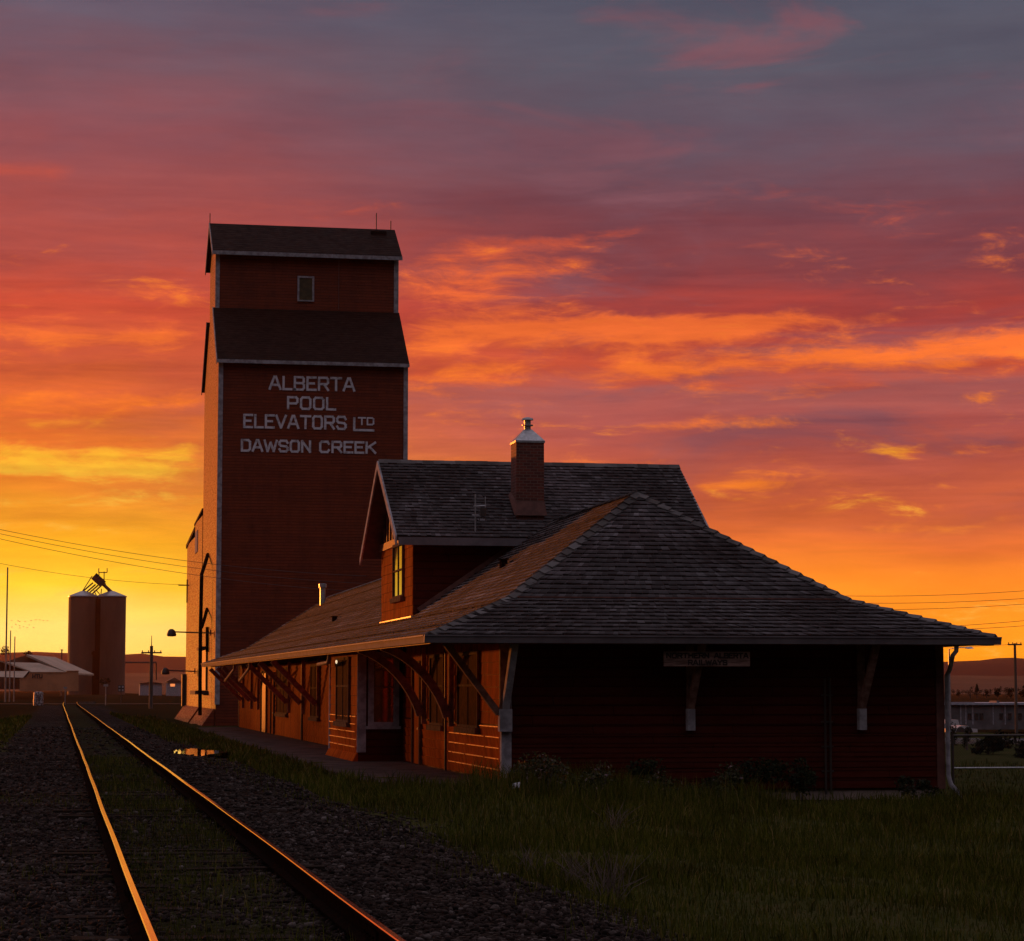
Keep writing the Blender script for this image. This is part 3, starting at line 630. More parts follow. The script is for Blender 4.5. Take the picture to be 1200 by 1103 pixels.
# chimney
chp = atY(619, 598, 67.9); ch = MB(); hw = .41; ztop = atY(619, 520, 67.9).z
ch.box(chp.x - hw, chp.x + hw, 67.6, 68.42, 6.6, ztop); cho = ch.build('chimney', m_brick, ST)
k = MB(); zb = atY(619, 602, 67.5).z; z1_ = zb + .36
k.add([(chp.x - hw - .07, 67.5, zb - .05), (chp.x + hw + .07, 67.5, zb - .05), (chp.x + hw + .01, 67.58, z1_), (chp.x - hw - .01, 67.58, z1_), (chp.x - hw - .07, 68.5, zb + .6), (chp.x + hw + .07, 68.5, zb + .6), (chp.x + hw + .01, 68.44, z1_ + .35), (chp.x - hw - .01, 68.44, z1_ + .35)],
      [(0, 1, 2, 3), (1, 5, 6, 2), (4, 0, 3, 7), (5, 4, 7, 6)]); k.build('chimney_flashing', m_trimd, cho)
k = MB(); cy = 68.01; o_ = hw + .025
k.add([(chp.x - o_, cy - o_, ztop), (chp.x + o_, cy - o_, ztop), (chp.x + o_, cy + o_, ztop), (chp.x - o_, cy + o_, ztop), (chp.x - o_, cy - o_, ztop + .06), (chp.x + o_, cy - o_, ztop + .06), (chp.x + o_, cy + o_, ztop + .06), (chp.x - o_, cy + o_, ztop + .06),
       (chp.x - .11, cy - .11, ztop + .42), (chp.x + .11, cy - .11, ztop + .42), (chp.x + .11, cy + .11, ztop + .42), (chp.x - .11, cy + .11, ztop + .42)],
      [(0, 3, 2, 1), (0, 1, 5, 4), (1, 2, 6, 5), (2, 3, 7, 6), (3, 0, 4, 7), (4, 5, 9, 8), (5, 6, 10, 9), (6, 7, 11, 10), (7, 4, 8, 11), (8, 9, 10, 11)]); k.build('chimney_hood', m_metal, cho)
k = MB(); k.lathe((chp.x, cy, ztop + .40), [(.10, 0), (.10, .12), (.17, .13), (.17, .16), (.10, .17), (.10, .29), (.18, .30), (.16, .35), (.06, .38)], 14); k.build('flue_cowl', m_metal, cho)
# small roof vents and rear flue
for px, py, X in ((590, 665, 11.6), (392, 729, 10.7)):
    # find spot on the left slope along this sight line
    d = ray(px, py); best = None
    for i in range(4000):
        s_ = 45 + i * .03; P = Vector((0, 0, ZC)) + d * s_
        zr = BZ + (RZ - BZ) * (P.x - B_[0][0]) / (RX - B_[0][0]) if P.x > B_[0][0] else EZ + (BZ - EZ) * (P.x - EX0) / BI
        if P.x > EX0 and P.z <= zr: best = (P, zr); break
    if best:
        P, zr = best; k = MB(); k.box(P.x - .09, P.x + .09, P.y - .11, P.y + .11, zr - .05, zr + .2); k.box(P.x - .12, P.x + .12, P.y - .14, P.y + .14, zr + .2, zr + .23); k.build('roof_vent', m_rust, roof)
P = atX(378, 700, 13.2); k = MB(); k.lathe((P.x, P.y, 6.2), [(.14, 0), (.14, 1.0), (.2, 1.02), (.2, 1.2), (.12, 1.22)], 12); k.build('flue', m_metal, roof)
# small glowing spot on the bay
lp = MB(); pp = atX(395, 776, BX - .1); lp.lathe((BX - .12, pp.y, pp.z - .05), [(.015, 0), (.03, .04), (.03, .09), (.012, .11)], 8)
ml = bpy.data.materials.new('spot_glow'); ml.use_nodes = True; ml.node_tree.nodes['Principled BSDF'].inputs['Emission Color'].default_value = (1, .8, .5, 1); ml.node_tree.nodes['Principled BSDF'].inputs['Emission Strength'].default_value = .9
lo = lp.build('bright_spot', ml, ST)
# antenna on the dormer roof
ap = atY(557, 622, 66.95); AN = empty('roof_antenna', (ap.x, 66.95, gez + .15), 'small dull metal antenna mast standing on the front slope of the dormer roof', 'antenna')
k = MB(); k.tube([(ap.x, 66.95, gez + .1), (ap.x, 66.95, gez + .1 + 1.15)], .022, 6); k.build('mast', m_metal, AN)
k = MB(); zz = gez + .9; k.tube([(ap.x - .05, 66.95, zz), (ap.x + .3, 66.9, zz + .02)], .015, 6); k.tube([(ap.x + .28, 66.9, zz - .12), (ap.x + .28, 66.9, zz + .28)], .014, 6); k.tube([(ap.x - .1, 66.95, zz - .25), (ap.x + .12, 66.95, zz - .25)], .012, 6)
k.build('crossbar', m_metal, AN)
k = MB(); k.box(ap.x + .14, ap.x + .3, 66.86, 66.94, zz - .28, zz - .04); k.tube([(ap.x + .2 + .09 * math.cos(a), 66.9, zz - .38 + .09 * math.sin(a)) for a in np.linspace(0, 6.283, 12)], .012, 5); k.build('receiver', m_dark, AN)

# ---------------------------------------------------------------- stroke lettering
GL = {  # strokes in a 1 x 1 box
 'A': [[(0, 0), (.42, 1), (.58, 1), (1, 0)], [(.2, .33), (.8, .33)]], 'L': [[(.06, 1), (.06, 0), (1, 0)]],
 'B': [[(.06, 0), (.06, 1), (.82, 1), (.94, .88), (.94, .64), (.82, .52), (.06, .52)], [(.82, .52), (.96, .40), (.96, .12), (.84, 0), (.06, 0)]],
 'E': [[(1, 1), (.06, 1), (.06, 0), (1, 0)], [(.06, .52), (.8, .52)]], 'R': [[(.06, 0), (.06, 1), (.82, 1), (.95, .88), (.95, .6), (.82, .48), (.06, .48)], [(.55, .48), (.97, 0)]],
 'T': [[(0, 1), (1, 1)], [(.5, 1), (.5, 0)]], 'P': [[(.06, 0), (.06, 1), (.82, 1), (.95, .88), (.95, .58), (.82, .46), (.06, .46)]],
 'O': [[(.2, 0), (.05, .16), (.05, .84), (.2, 1), (.8, 1), (.95, .84), (.95, .16), (.8, 0), (.2, 0)]], 'V': [[(0, 1), (.5, 0), (1, 1)]],
 'S': [[(.95, .8), (.8, 1), (.2, 1), (.05, .85), (.05, .66), (.2, .53), (.8, .47), (.95, .34), (.95, .15), (.8, 0), (.2, 0), (.05, .2)]],
 'D': [[(.06, 0), (.06, 1), (.76, 1), (.95, .84), (.95, .16), (.76, 0), (.06, 0)]], 'W': [[(0, 1), (.25, 0), (.5, .8), (.75, 0), (1, 1)]],
 'N': [[(.06, 0), (.06, 1), (.94, 0), (.94, 1)]], 'C': [[(.95, .8), (.8, 1), (.2, 1), (.05, .84), (.05, .16), (.2, 0), (.8, 0), (.95, .2)]],
 'K': [[(.06, 0), (.06, 1)], [(.95, 1), (.06, .42)], [(.34, .6), (.97, 0)]], 'H': [[(.06, 0), (.06, 1)], [(.94, 0), (.94, 1)], [(.06, .5), (.94, .5)]],
 'I': [[(.5, 0), (.5, 1)]], 'Y': [[(0, 1), (.5, .5), (1, 1)], [(.5, .5), (.5, 0)]], 'U': [[(.06, 1), (.06, .16), (.22, 0), (.78, 0), (.94, .16), (.94, 1)]], ' ': []}
WID = {'I': .35, 'W': 1.35, 'A': 1.05, 'L': .85, 'E': .88, ' ': .55}
def lettering(text, x0, x1, z0, z1, Y, stroke, m, parent, name='lettering', gap=.26, mb=None, k0=0):
    """letters stood on a wall that faces -Y, spanning x0..x1"""
    tot = sum(WID.get(c, 1.0) for c in text) + gap * (len(text) - 1); sx = (x1 - x0) / tot; b = mb or MB(); x = x0; k = k0; hz_ = z1 - z0
    s2 = stroke / 2
    for c in text:
        wd = WID.get(c, 1.0) * sx
        for st in GL[c]:
            for i in range(len(st) - 1):
                a = Vector((x + st[i][0] * wd, 0, z0 + s2 + st[i][1] * (hz_ - stroke))); e = Vector((x + st[i + 1][0] * wd, 0, z0 + s2 + st[i + 1][1] * (hz_ - stroke)))
                d = (e - a).normalized(); p = Vector((-d.z, 0, d.x)) * s2; a = a - d * s2 * .8; e = e + d * s2 * .8
                k += 1; yo = Y - .006 - (k % 9) * .0015
                b.prism([(q.x, yo, q.z) for q in (a - p, e - p, e + p, a + p)], (0, .004, 0))
        x += wd + gap * sx
    return b.build(name, m, parent) if mb is None else k

# station name board
SG = empty('station_sign', atY(828, 772, 50.9), 'long dull wooden board reading NORTHERN ALBERTA RAILWAYS under the front eave', 'sign')
a = atY(778, 763.5, 50.75); b = atY(879, 781, 50.75)
k = MB(); k.box(a.x, b.x, 50.75, 50.79, b.z, a.z); k.build('board', mat('sign_wood', (.42, .24, .20), .7, (.12, .06, .045), 6, .003, 20, stretch=(.3, 1, 2)), SG)
hh = (a.z - b.z); ww = b.x - a.x; m_let = mat('faded_black_paint', (.012, .008, .008), .7, (.02, .012, .01), 9)
lettering('NORTHERN', a.x + .03 * ww, a.x + .52 * ww, b.z + .53 * hh, b.z + .92 * hh, 50.75, .03, m_let, SG)
lettering('ALBERTA', a.x + .585 * ww, a.x + .975 * ww, b.z + .53 * hh, b.z + .92 * hh, 50.75, .03, m_let, SG)
lettering('RAILWAYS', a.x + .28 * ww, a.x + .73 * ww, b.z + .06 * hh, b.z + .45 * hh, 50.75, .03, m_let, SG)

# ---------------------------------------------------------------- grain elevator
GE = empty('grain_elevator', (14.2, 143, 0), 'tall dark red wooden grain elevator with cupola and white lettering', 'grain elevator')
X0, X1, Y0, Y1 = 8.78, 19.60, 136.0, 149.9; ez = 20.82; CY0, CY1 = 140.0, 145.9
rz = ez + (CY0 - Y0 + .3) * .86
w = MB(); w.box(X0, X1, Y0, Y1, -.2, ez)
w.prism([(X0, Y0, ez), (X0, Y1, ez), (X0, CY1, ez + 3.3), (X0, CY0, ez + 3.3)], (X1 - X0, 0, 0)); w.build('wall', m_elev, GE)
cez = 27.83
w = MB(); w.box(X0 + .02, X1 - .02, CY0, CY1, ez + 3.0, cez); w.prism([(X0 + .02, CY0, cez), (X0 + .02, CY1, cez), (X0 + .02, (CY0 + CY1) / 2, cez + 1.95)], (X1 - X0 - .04, 0, 0)); w.build('cupola_wall', m_elev, GE)
def slab(p, q, x0, x1, th, name, parent, m=None):
    b = MB(); p = Vector(p); q = Vector(q); b.prism([(x0, p[1], p[2]), (x0, q[1], q[2]), (x0, q[1], q[2] - th), (x0, p[1], p[2] - th)], (x1 - x0, 0, 0)); return b.build(name, m or m_eroof, parent)
ov = .14; ry = .35
slab((0, Y0 - ry, ez - .05), (0, CY0 - .003, ez + 3.62), X0 - ov, X1 + ov * .6, .14, 'roof', GE)
slab((0, Y1 + ry, ez - .05), (0, CY1 + .003, ez + 3.62), X0 - ov, X1 + ov * .6, .14, 'roof', GE)
cm = (CY0 + CY1) / 2
cr1 = slab((0, CY0 - .45, cez - .1), (0, cm, cez + 2.2), X0 - .22, X1 + .2, .14, 'cupola_roof', GE)
slab((0, CY1 + .45, cez - .1), (0, cm + .002, cez + 2.2), X0 - .22, X1 + .2, .14, 'cupola_roof', GE)
def white(name, *bx, parent=GE):
    b = MB(); b.box(*bx); return b.build(name, m_trim, parent)
white('corner_trim', X0 - .05, X0 + .22, Y0 - .06, Y0 - .004, 1.2, ez - .2); white('corner_trim', X1 - .2, X1 + .05, Y0 - .06, Y0 - .004, 1.2, ez - .2)
white('corner_trim', X0 - .03, X0 + .22, CY0 - .055, CY0 - .004, ez + 3.6, cez - .2); white('corner_trim', X1 - .24, X1 + .03, CY0 - .055, CY0 - .004, ez + 3.6, cez - .2)
white('eave_fascia', X0 - ov, X1 + ov * .6, Y0 - ry - .05, Y0 - ry - .003, ez - .24, ez - .04); white('eave_fascia', X0 - .22, X1 + .2, CY0 - .50, CY0 - .453, cez - .30, cez - .08)
# rake boards on the track side
for (ya, za, yb, zb, xo) in ((Y0 - ry, ez - .02, CY0 - .01, ez + 3.64, X0 - ov), (Y1 + ry, ez - .02, CY1 + .01, ez + 3.64, X0 - ov), (CY0 - .45, cez - .07, cm, cez + 2.24, X0 - .22), (CY1 + .45, cez - .07, cm, cez + 2.24, X0 - .22)):
    b = MB(); b.prism([(xo - .05, ya, za - .32), (xo - .05, ya, za), (xo - .05, yb, zb), (xo - .05, yb, zb - .32)], (.046, 0, 0)); b.build('rake_board', m_trim, GE)
cw = atY(358, 338, CY0); wz = .74
window_y(CY0 - .02, atY(348.5, 338, CY0).x, atY(368, 338, CY0).x, atY(358, 353.5, CY0).z, atY(358, 324, CY0).z, GE, 0, (), mat('boarded_window', (.10, .075, .03), .8, (.06, .045, .02), 4), False, .11)
# lettering
m_w = mat('white_sign_paint', (.72, .70, .76), .7, (.30, .27, .29), 3.5, thr=(.45, .75), spec=.1)
def tl(text, xa, ya, xb, yb, hpx, **kw):
    A = atY(xa, ya, Y0); Bq = atY(xb, yb, Y0); return lettering(text, A.x, Bq.x, (A.z + Bq.z) / 2, (A.z + Bq.z) / 2 + hpx * Y0 / 2811, Y0 - .02, .130, m_w, GE, **kw)
tl('ALBERTA', 316, 457.5, 415, 459, 17.3); tl('POOL', 336.8, 480.5, 392.8, 481, 16.2)
tl('ELEVATORS', 285.6, 501.5, 405.5, 504.5, 17); tl('DAWSON', 282.8, 529.5, 363.8, 531, 15.2); tl('CREEK', 374.6, 531, 440, 532.4, 15)
mb = MB(); A = atY(414.5, 505, Y0); k = lettering('L', A.x, A.x + .42, A.z - .02, A.z + .80, Y0 - .02, .130, m_w, GE, mb=mb)
lettering('TD', atY(420, 498, Y0).x, atY(438, 498, Y0).x, atY(430, 498.6, Y0).z, atY(430, 489, Y0).z, Y0 - .02, .09, m_w, GE, mb=mb, k0=9)
mb.box(A.x + .2, atY(438.5, 505, Y0).x, Y0 - .045, Y0 - .040, A.z - .02, A.z + .11); mb.build('lettering', m_w, GE)
# seam in siding + lightning rods
for px, h_ in ((246, .5), (441, .9), (458, .45)):
    q = atY(px, 262, cm); k = MB(); k.tube([(q.x, cm, cez + 2.1), (q.x, cm, cez + 2.3 + h_)], .03, 6); k.build('lightning_rod', m_dark, GE)
k = MB(); k.box(X1 - 1.35, X1 - .4, cm - .75, cm - .2, cez + 1.6, cez + 1.95); k.build('roof_hatch', m_eroof, cr1)
k = MB(); q = atY(397, 330, CY0); k.box(q.x - .015, q.x + .015, CY0 - .03, CY0 - .004, ez + 3.7, cez - .1); k.build('wall_cable', m_trimd, GE)
# annexes behind, same track-side face
a1 = MB(); a1.box(X0 - .015, X1 - 2, Y1 + .36, 158.5, -.2, 12.9); o = a1.build('annex_wall', m_elev, GE)
b = MB(); b.prism([(X0 - .06, Y1 + .36, 13.35), (X0 - .06, 159.0, 12.95), (X0 - .06, 159.0, 12.8), (X0 - .06, Y1 + .36, 13.2)], (9, 0, 0)); b.build('annex_roof', m_eroof, o)
a2 = MB(); a2.box(X0 + .01, X1 - 2, 158.51, 168.6, -.2, 12.1); o = a2.build('annex_wall', m_elev, GE)
b = MB(); b.prism([(X0 - .06, 158.52, 12.75), (X0 - .06, 169.1, 12.15), (X0 - .06, 169.1, 11.9), (X0 - .06, 158.52, 12.5)], (9, 0, 0)); b.build('annex_roof', m_eroof, o)
k = MB(); k.box(X0 - .06, X0 - .02, 155.0, 157.6, 10.9, 12.3); k.build('annex_hatch', m_trim, o, 'pale boarded hatch high on the annex wall')
# flared skirts
for ya, yb in ((136.05, 148.8), (150.6, 168.4)):
    b = MB(); b.prism([(X0 - .85, ya, -.12), (X0 - .045, ya, -.12), (X0 - .045, ya, .95), (X0 - .10, ya, .95)], (0, yb - ya, 0)); b.build('base_skirt', m_elev, GE)
# grain spout pipes on the track side
sp = MB(); P = lambda px, py, X_: atX(px, py, X_)
q = [P(243.5, 650, X0 - .05), P(240, 662, X0 - .4), P(236.4, 673, X0 - .6), P(235.8, 700, X0 - .6), P(234.9, 742, X0 - .6), P(234.4, 800, X0 - .6), P(234.4, 838, X0 - .6)]
sp.tube(q, .11, 8); sp.build('grain_spout', m_rust, GE, smooth=True)
sp = MB(); q = [P(242.6, 714, X0 - .05), P(240, 724, X0 - .35), P(236.5, 735, X0 - .55)]; sp.tube(q, .10, 8); sp.build('grain_spout', m_rust, GE, smooth=True)
sp = MB(); q = [P(243.0, 735, X0 - .12), P(242.8, 764, X0 - .12)]; sp.tube(q, .1, 8); sp.build('wall_pipe', m_rust, GE, smooth=True)
ya = atX(238.5, 790, X0).y; yb = atX(243.3, 790, X0).y; yb, ya = sorted((ya, yb))
dr_ = MB(); dr_.box(X0 - .12, X0 - .004, yb, ya, 2.0, 4.4); o = dr_.build('loading_door', m_dark, GE)
b = MB(); b.box(X0 - .75, X0 - .004, yb - .4, ya + 1.2, 1.75, 1.98); b.build('door_ledge', m_wood, o); b = MB(); b.box(X0 - .4, X0 - .004, yb - .3, ya + .3, 4.42, 4.6); b.build('door_hood', m_wood, o)
k = MB(); k.box(X0 - .3, X0 - .02, 167.3, 168.0, .9, 3.1); k.build('meter_box', m_dark, GE)
# yard lamps on long arms
def yard_lamp(px0, px1, py, X_wall, lab):
    a = atX(px1, py, X_wall); Yl = a.y; h = atY(px0, py, Yl); o = empty('yard_lamp', (a.x, a.y, a.z), lab, 'lamp', 'yard lamps on the elevator')
    k = MB(); k.tube([(a.x, Yl, a.z - .05), (h.x + .3, Yl, h.z + .02)], .045, 6); k.box(a.x - .08, a.x - .003, Yl - .1, Yl + .1, a.z - .2, a.z + .15); k.build('arm', m_dark, o)
    k = MB(); k.lathe((h.x + .1, Yl, h.z - .25), [(.12, 0), (.26, .02), (.28, .12), (.2, .34), (.08, .44)], 12); k.build('lamp_head', m_dark, o)
yard_lamp(199, 247, 741, X0, 'yard lamp on long arm, the higher one on the lit elevator wall')
yard_lamp(192, 229, 786, X0, 'yard lamp on long arm, the lower one at the far end of the elevator')
# insulator bracket
a = atX(221, 686, X0); IN = MB(); IN.bar((a.x + .2, a.y, a.z), (a.x - .7, a.y, a.z), .07); IN.bar((a.x - .1, a.y, a.z - 1.2), (a.x - .1, a.y, a.z + .4), .09); IN.build('wire_bracket', m_dark, GE)

# ---------------------------------------------------------------- railway track
TR = empty('railway_track', (1.3, 40, .4), 'single railway track with worn shiny rails running away past the station', 'railway track')
RZ_ = .59
def rail(xc):
    Vv = []; prof = [(-.07, -.17), (.07, -.17), (.07, -.155), (.012, -.13), (.012, -.045), (.025, -.036), (.025, -.006), (.019, 0), (-.019, 0), (-.025, -.006), (-.025, -.036), (-.012, -.045), (-.012, -.13), (-.07, -.155)]
    yy = list(np.arange(9, 60, .6)) + list(np.arange(60, 290, 3.0)); n = len(prof); b = MB(); vs = []
    for y in yy:
        wx = .003 * math.sin(y * .55 + xc) + .006 * math.sin(y * .13 + 2 * xc); wz = .0025 * math.sin(y * .31 + xc * 3)
        if y > 230: wx += ((y - 230) / 60) ** 2 * .35
        vs += [(xc + wx + p, y, RZ_ + wz + q) for p, q in prof]
    fs = [(i * n + k, i * n + (k + 1) % n, (i + 1) * n + (k + 1) % n, (i + 1) * n + k) for i in range(len(yy) - 1) for k in range(n)]
    b.add(vs, fs); return b
m_railside = m_rust
for xc in (.58, 2.01):
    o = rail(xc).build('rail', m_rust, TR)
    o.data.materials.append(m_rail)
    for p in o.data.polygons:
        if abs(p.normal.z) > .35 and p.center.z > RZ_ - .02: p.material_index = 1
    k = MB()
    for y in (15.6, 16.02) if xc < 1 else (13.9, 14.3): k.box(xc - .05, xc + .05, y, y + .3, .50, .55)
for xc, yj in ((.58, 18.7), (2.01, 15.3), (.58, 30.6), (2.01, 27.2)):
    k = MB()
    for s_ in (-1, 1): k.box(xc + s_ * .022 - .010, xc + s_ * .022 + .010, yj - .3, yj + .3, .455, .540)
    for y in (-.2, -.07, .07, .2):
        for s_ in (-1, 1): k.tube([(xc + s_ * .028, yj + y, .50), (xc + s_ * .048, yj + y, .50)], .011, 6)
    k.build('joint_bar', m_rust, TR)
tie_m = island_mat('sleeper_wood', [(0, (.012, .008, .006, 1)), (.6, (.030, .021, .016, 1)), (1, (.055, .04, .032, 1))], .95, 3, .03, (.6, .5, .5), .01, 30)
tie = MB(); tie.box(-1.28, 1.28, -.11, .11, -.16, 0)
tme = bpy.data.meshes.new('sleeper'); tme.from_pydata(tie.v, [], tie.f); tme.materials.append(tie_m)
for i in range(90):
    o = bpy.data.objects.new('sleeper', tme); col.objects.link(o); o.parent = TR
    o.matrix_parent_inverse = Matrix.Translation(-Vector(TR.location))
    o.location = (1.3 + random.uniform(-.07, .07), 11 + i * .56 + random.uniform(-.03, .03), .372 + random.uniform(-.03, .012)); o.rotation_euler = (random.uniform(-.02, .02), random.uniform(-.012, .012), random.uniform(-.02, .02)); o.scale = (random.uniform(.97, 1.03), random.uniform(.9, 1.1), 1)

# ---------------------------------------------------------------- ballast stones
ph = (1 + 5 ** .5) / 2
ico = np.array([(-1, ph, 0), (1, ph, 0), (-1, -ph, 0), (1, -ph, 0), (0, -1, ph), (0, 1, ph), (0, -1, -ph), (0, 1, -ph), (ph, 0, -1), (ph, 0, 1), (-ph, 0, -1), (-ph, 0, 1)]) / 1.9
icf = np.array([(0, 11, 5), (0, 5, 1), (0, 1, 7), (0, 7, 10), (0, 10, 11), (1, 5, 9), (5, 11, 4), (11, 10, 2), (10, 7, 6), (7, 1, 8), (3, 9, 4), (3, 4, 2), (3, 2, 6), (3, 6, 8), (3, 8, 9), (4, 9, 5), (2, 4, 11), (6, 2, 10), (8, 6, 7), (9, 8, 1)])
def edge_r(Y): return np.interp(Y, [12, 19, 25, 29, 36, 42, 60], [4.7, 4.8, 4.6, 4.9, 5.7, 5.1, 5.0])
def scatter_stones(n, y0, y1, smin, smax):
    Y = rng.uniform(y0, y1, n); X = rng.uniform(-2.2, 6.2, n)
    er = edge_r(Y) + rng.normal(0, .35, n) + .45 * np.sin(Y * 1.9 + 1.5 * np.sin(Y * .7)) * np.sin(Y * .53); keep = (X > -1.75 + rng.normal(0, .2, n)) & (X < er)
    mid = (X > .75) & (X < 1.85); keep &= ~(mid & (rng.random(n) < .45))
    # thin patches of fines
    ptc = np.sin(X * 2.1 + Y * .7) * np.sin(Y * .9 - X) ; keep &= ~((ptc > .45) & (rng.random(n) < .6))
    X, Y = X[keep], Y[keep]; n = len(X); s = smin + (smax - smin) * rng.random(n) ** 2.2
    P = ico[None] * (1 + rng.normal(0, .2, (n, 12, 1))) * (s[:, None, None] * rng.uniform(.55, 1.25, (n, 1, 3)))
    a = rng.uniform(0, 6.28, n); c, s_ = np.cos(a), np.sin(a)
    x = P[..., 0] * c[:, None] - P[..., 1] * s_[:, None]; y = P[..., 0] * s_[:, None] + P[..., 1] * c[:, None]
    V = np.stack([x + X[:, None], y + Y[:, None], P[..., 2] * .75 + (H(X, Y) + s * .2)[:, None]], -1)
    F = icf[None] + (np.arange(n) * 12)[:, None, None]
    return V.reshape(-1, 3), F.reshape(-1, 3)
vs, fs, off = [], [], 0
for a in ((34000, 11.5, 21, .009, .036), (19000, 21, 33, .014, .040), (11000, 33, 60, .02, .05), (3000, 60, 110, .03, .07)):
    V_, F_ = scatter_stones(*a); vs.append(V_); fs.append(F_ + off); off += len(V_)
m_stone = island_mat('ballast_stone', [(0, (.010, .006, .005, 1)), (.45, (.028, .018, .015, 1)), (.8, (.058, .040, .034, 1)), (.95, (.095, .073, .065, 1)), (1, (.17, .14, .13, 1))], .85, .7, .06, (.55, .5, .48), .004, 90)
tag(npmesh('ballast', np.concatenate(vs), np.concatenate(fs), m_stone), 'grey and rust coloured ballast stones round the rails', 'gravel', kind='stuff')

# ---------------------------------------------------------------- grass
def blades(X, Y, h, lean, wd, zf=H):
    n = len(X); a = rng.uniform(0, 6.283, n); la = rng.uniform(0, 6.283, n); Z = zf(X, Y) - .01
    wx, wy = np.cos(a) * wd, np.sin(a) * wd; lx, ly = np.cos(la) * lean * h, np.sin(la) * lean * h
    b0 = np.stack([X - wx, Y - wy, Z], -1); b1 = np.stack([X + wx, Y + wy, Z], -1)
    m0 = np.stack([X + lx * .35 - wx * .7, Y + ly * .35 - wy * .7, Z + h * .6], -1); m1 = np.stack([X + lx * .35 + wx * .7, Y + ly * .35 + wy * .7, Z + h * .6], -1)
    t = np.stack([X + lx, Y + ly, Z + h * (1 - .25 * lean)], -1)
    V = np.stack([b0, b1, m1, m0, t], 1).reshape(-1, 3); k = (np.arange(n) * 5)[:, None]
    F = np.concatenate([k + np.array([[0, 1, 2]]), k + np.array([[0, 2, 3]]), k + np.array([[3, 2, 4]])]); return V, F
def field_noise(X, Y, s=1.0): return (np.sin(X * 1.3 * s + 2 * np.sin(Y * .37 * s)) + np.sin(Y * .9 * s + 1.7 * np.sin(X * .8 * s)) + np.sin((X + Y) * 2.3 * s)) / 3
def grass(n, x0, x1, y0, y1, h0, h1, dens, wd=.006, pw=1.0, mask=None, lean=.6):
    u_ = rng.random(n) ** pw; Y = y0 + (y1 - y0) * u_; X = rng.uniform(x0, x1, n); f = field_noise(X, Y)
    keep = rng.random(n) < np.clip(dens + .45 * f, .08, 1)
    if mask is not None: keep &= mask(X, Y)
    X, Y, f = X[keep], Y[keep], f[keep]; h = (h0 + (h1 - h0) * rng.random(len(X)) ** 1.5) * np.clip(1 + .45 * f, .4, 1.6)
    return blades(X, Y, h, rng.uniform(.1, lean, len(X)), wd * (1 + (Y - y0) / (40.0)), H)
bare = lambda X, Y: (np.sin(X * .9 + 1.3 * np.sin(Y * .45)) + np.sin(Y * .6 + X * .5 + 1)) < 1.35
def notbld(X, Y): return ~((X > 6.5) & (X < 19.9) & (Y > 51.0)) & (((X - 3.75) / 1.2) ** 2 + ((Y - 71) / 5.5) ** 2 > 1)
parts = []
right = lambda X, Y: (X > edge_r(Y) + rng.normal(0, .3, len(X))) & notbld(X, Y) & (X < (Y + 4) * .43) & (bare(X, Y) | (rng.random(len(X)) < .25))
parts.append(grass(90000, 4.2, 15, 15, 33, .05, .20, .75, .004, 1.0, right))
parts.append(grass(90000, 4.4, 24, 30, 51.7, .08, .34, .62, .006, 1.0, right))
parts.append(grass(18000, 8.5, 15, 46.5, 51.6, .25, .80, .45, .007, .7, right, .45))
parts.append(grass(14000, 14, 23, 42, 49.5, .08, .26, .5, .007, .8, right, .6))
parts.append(grass(26000, 4.7, 6.55, 42, 128, .06, .3, .75, .010, 1.0, notbld))
parts.append(grass(9000, 19.9, 40, 51, 75, .08, .22, .8, .010, 1.0, None))
parts.append(grass(26000, .70, 1.90, 12, 60, .03, .17, .34, .003, 1.1, None))
parts.append(grass(7000, -1.6, .4, 12, 40, .03, .12, .06, .003, 1.0, None))
parts.append(grass(11000, 3.4, 5.4, 12, 60, .03, .17, .0, .004, 1.0, None))
parts.append(grass(34000, -14, -1.5, 36, 150, .06, .24, .7, .012, .8, None))
parts.append(grass(16000, 3.6, 8.6, 80, 170, .08, .3, .7, .016, 1.0, notbld))
vs, fs, off = [], [], 0
for V_, F_ in parts: vs.append(V_); fs.append(F_ + off); off += len(V_)
m_grass = island_mat('grass_blades', [(0, (.034, .044, .005, 1)), (.5, (.078, .085, .009, 1)), (.85, (.135, .125, .016, 1)), (1, (.23, .16, .06, 1))], .85, .5, .02, (.45, .36, .4), 0)
tag(npmesh('grass', np.concatenate(vs), np.concatenate(fs), m_grass), 'rough grass growing round the station and beside the track', 'grass', kind='stuff')

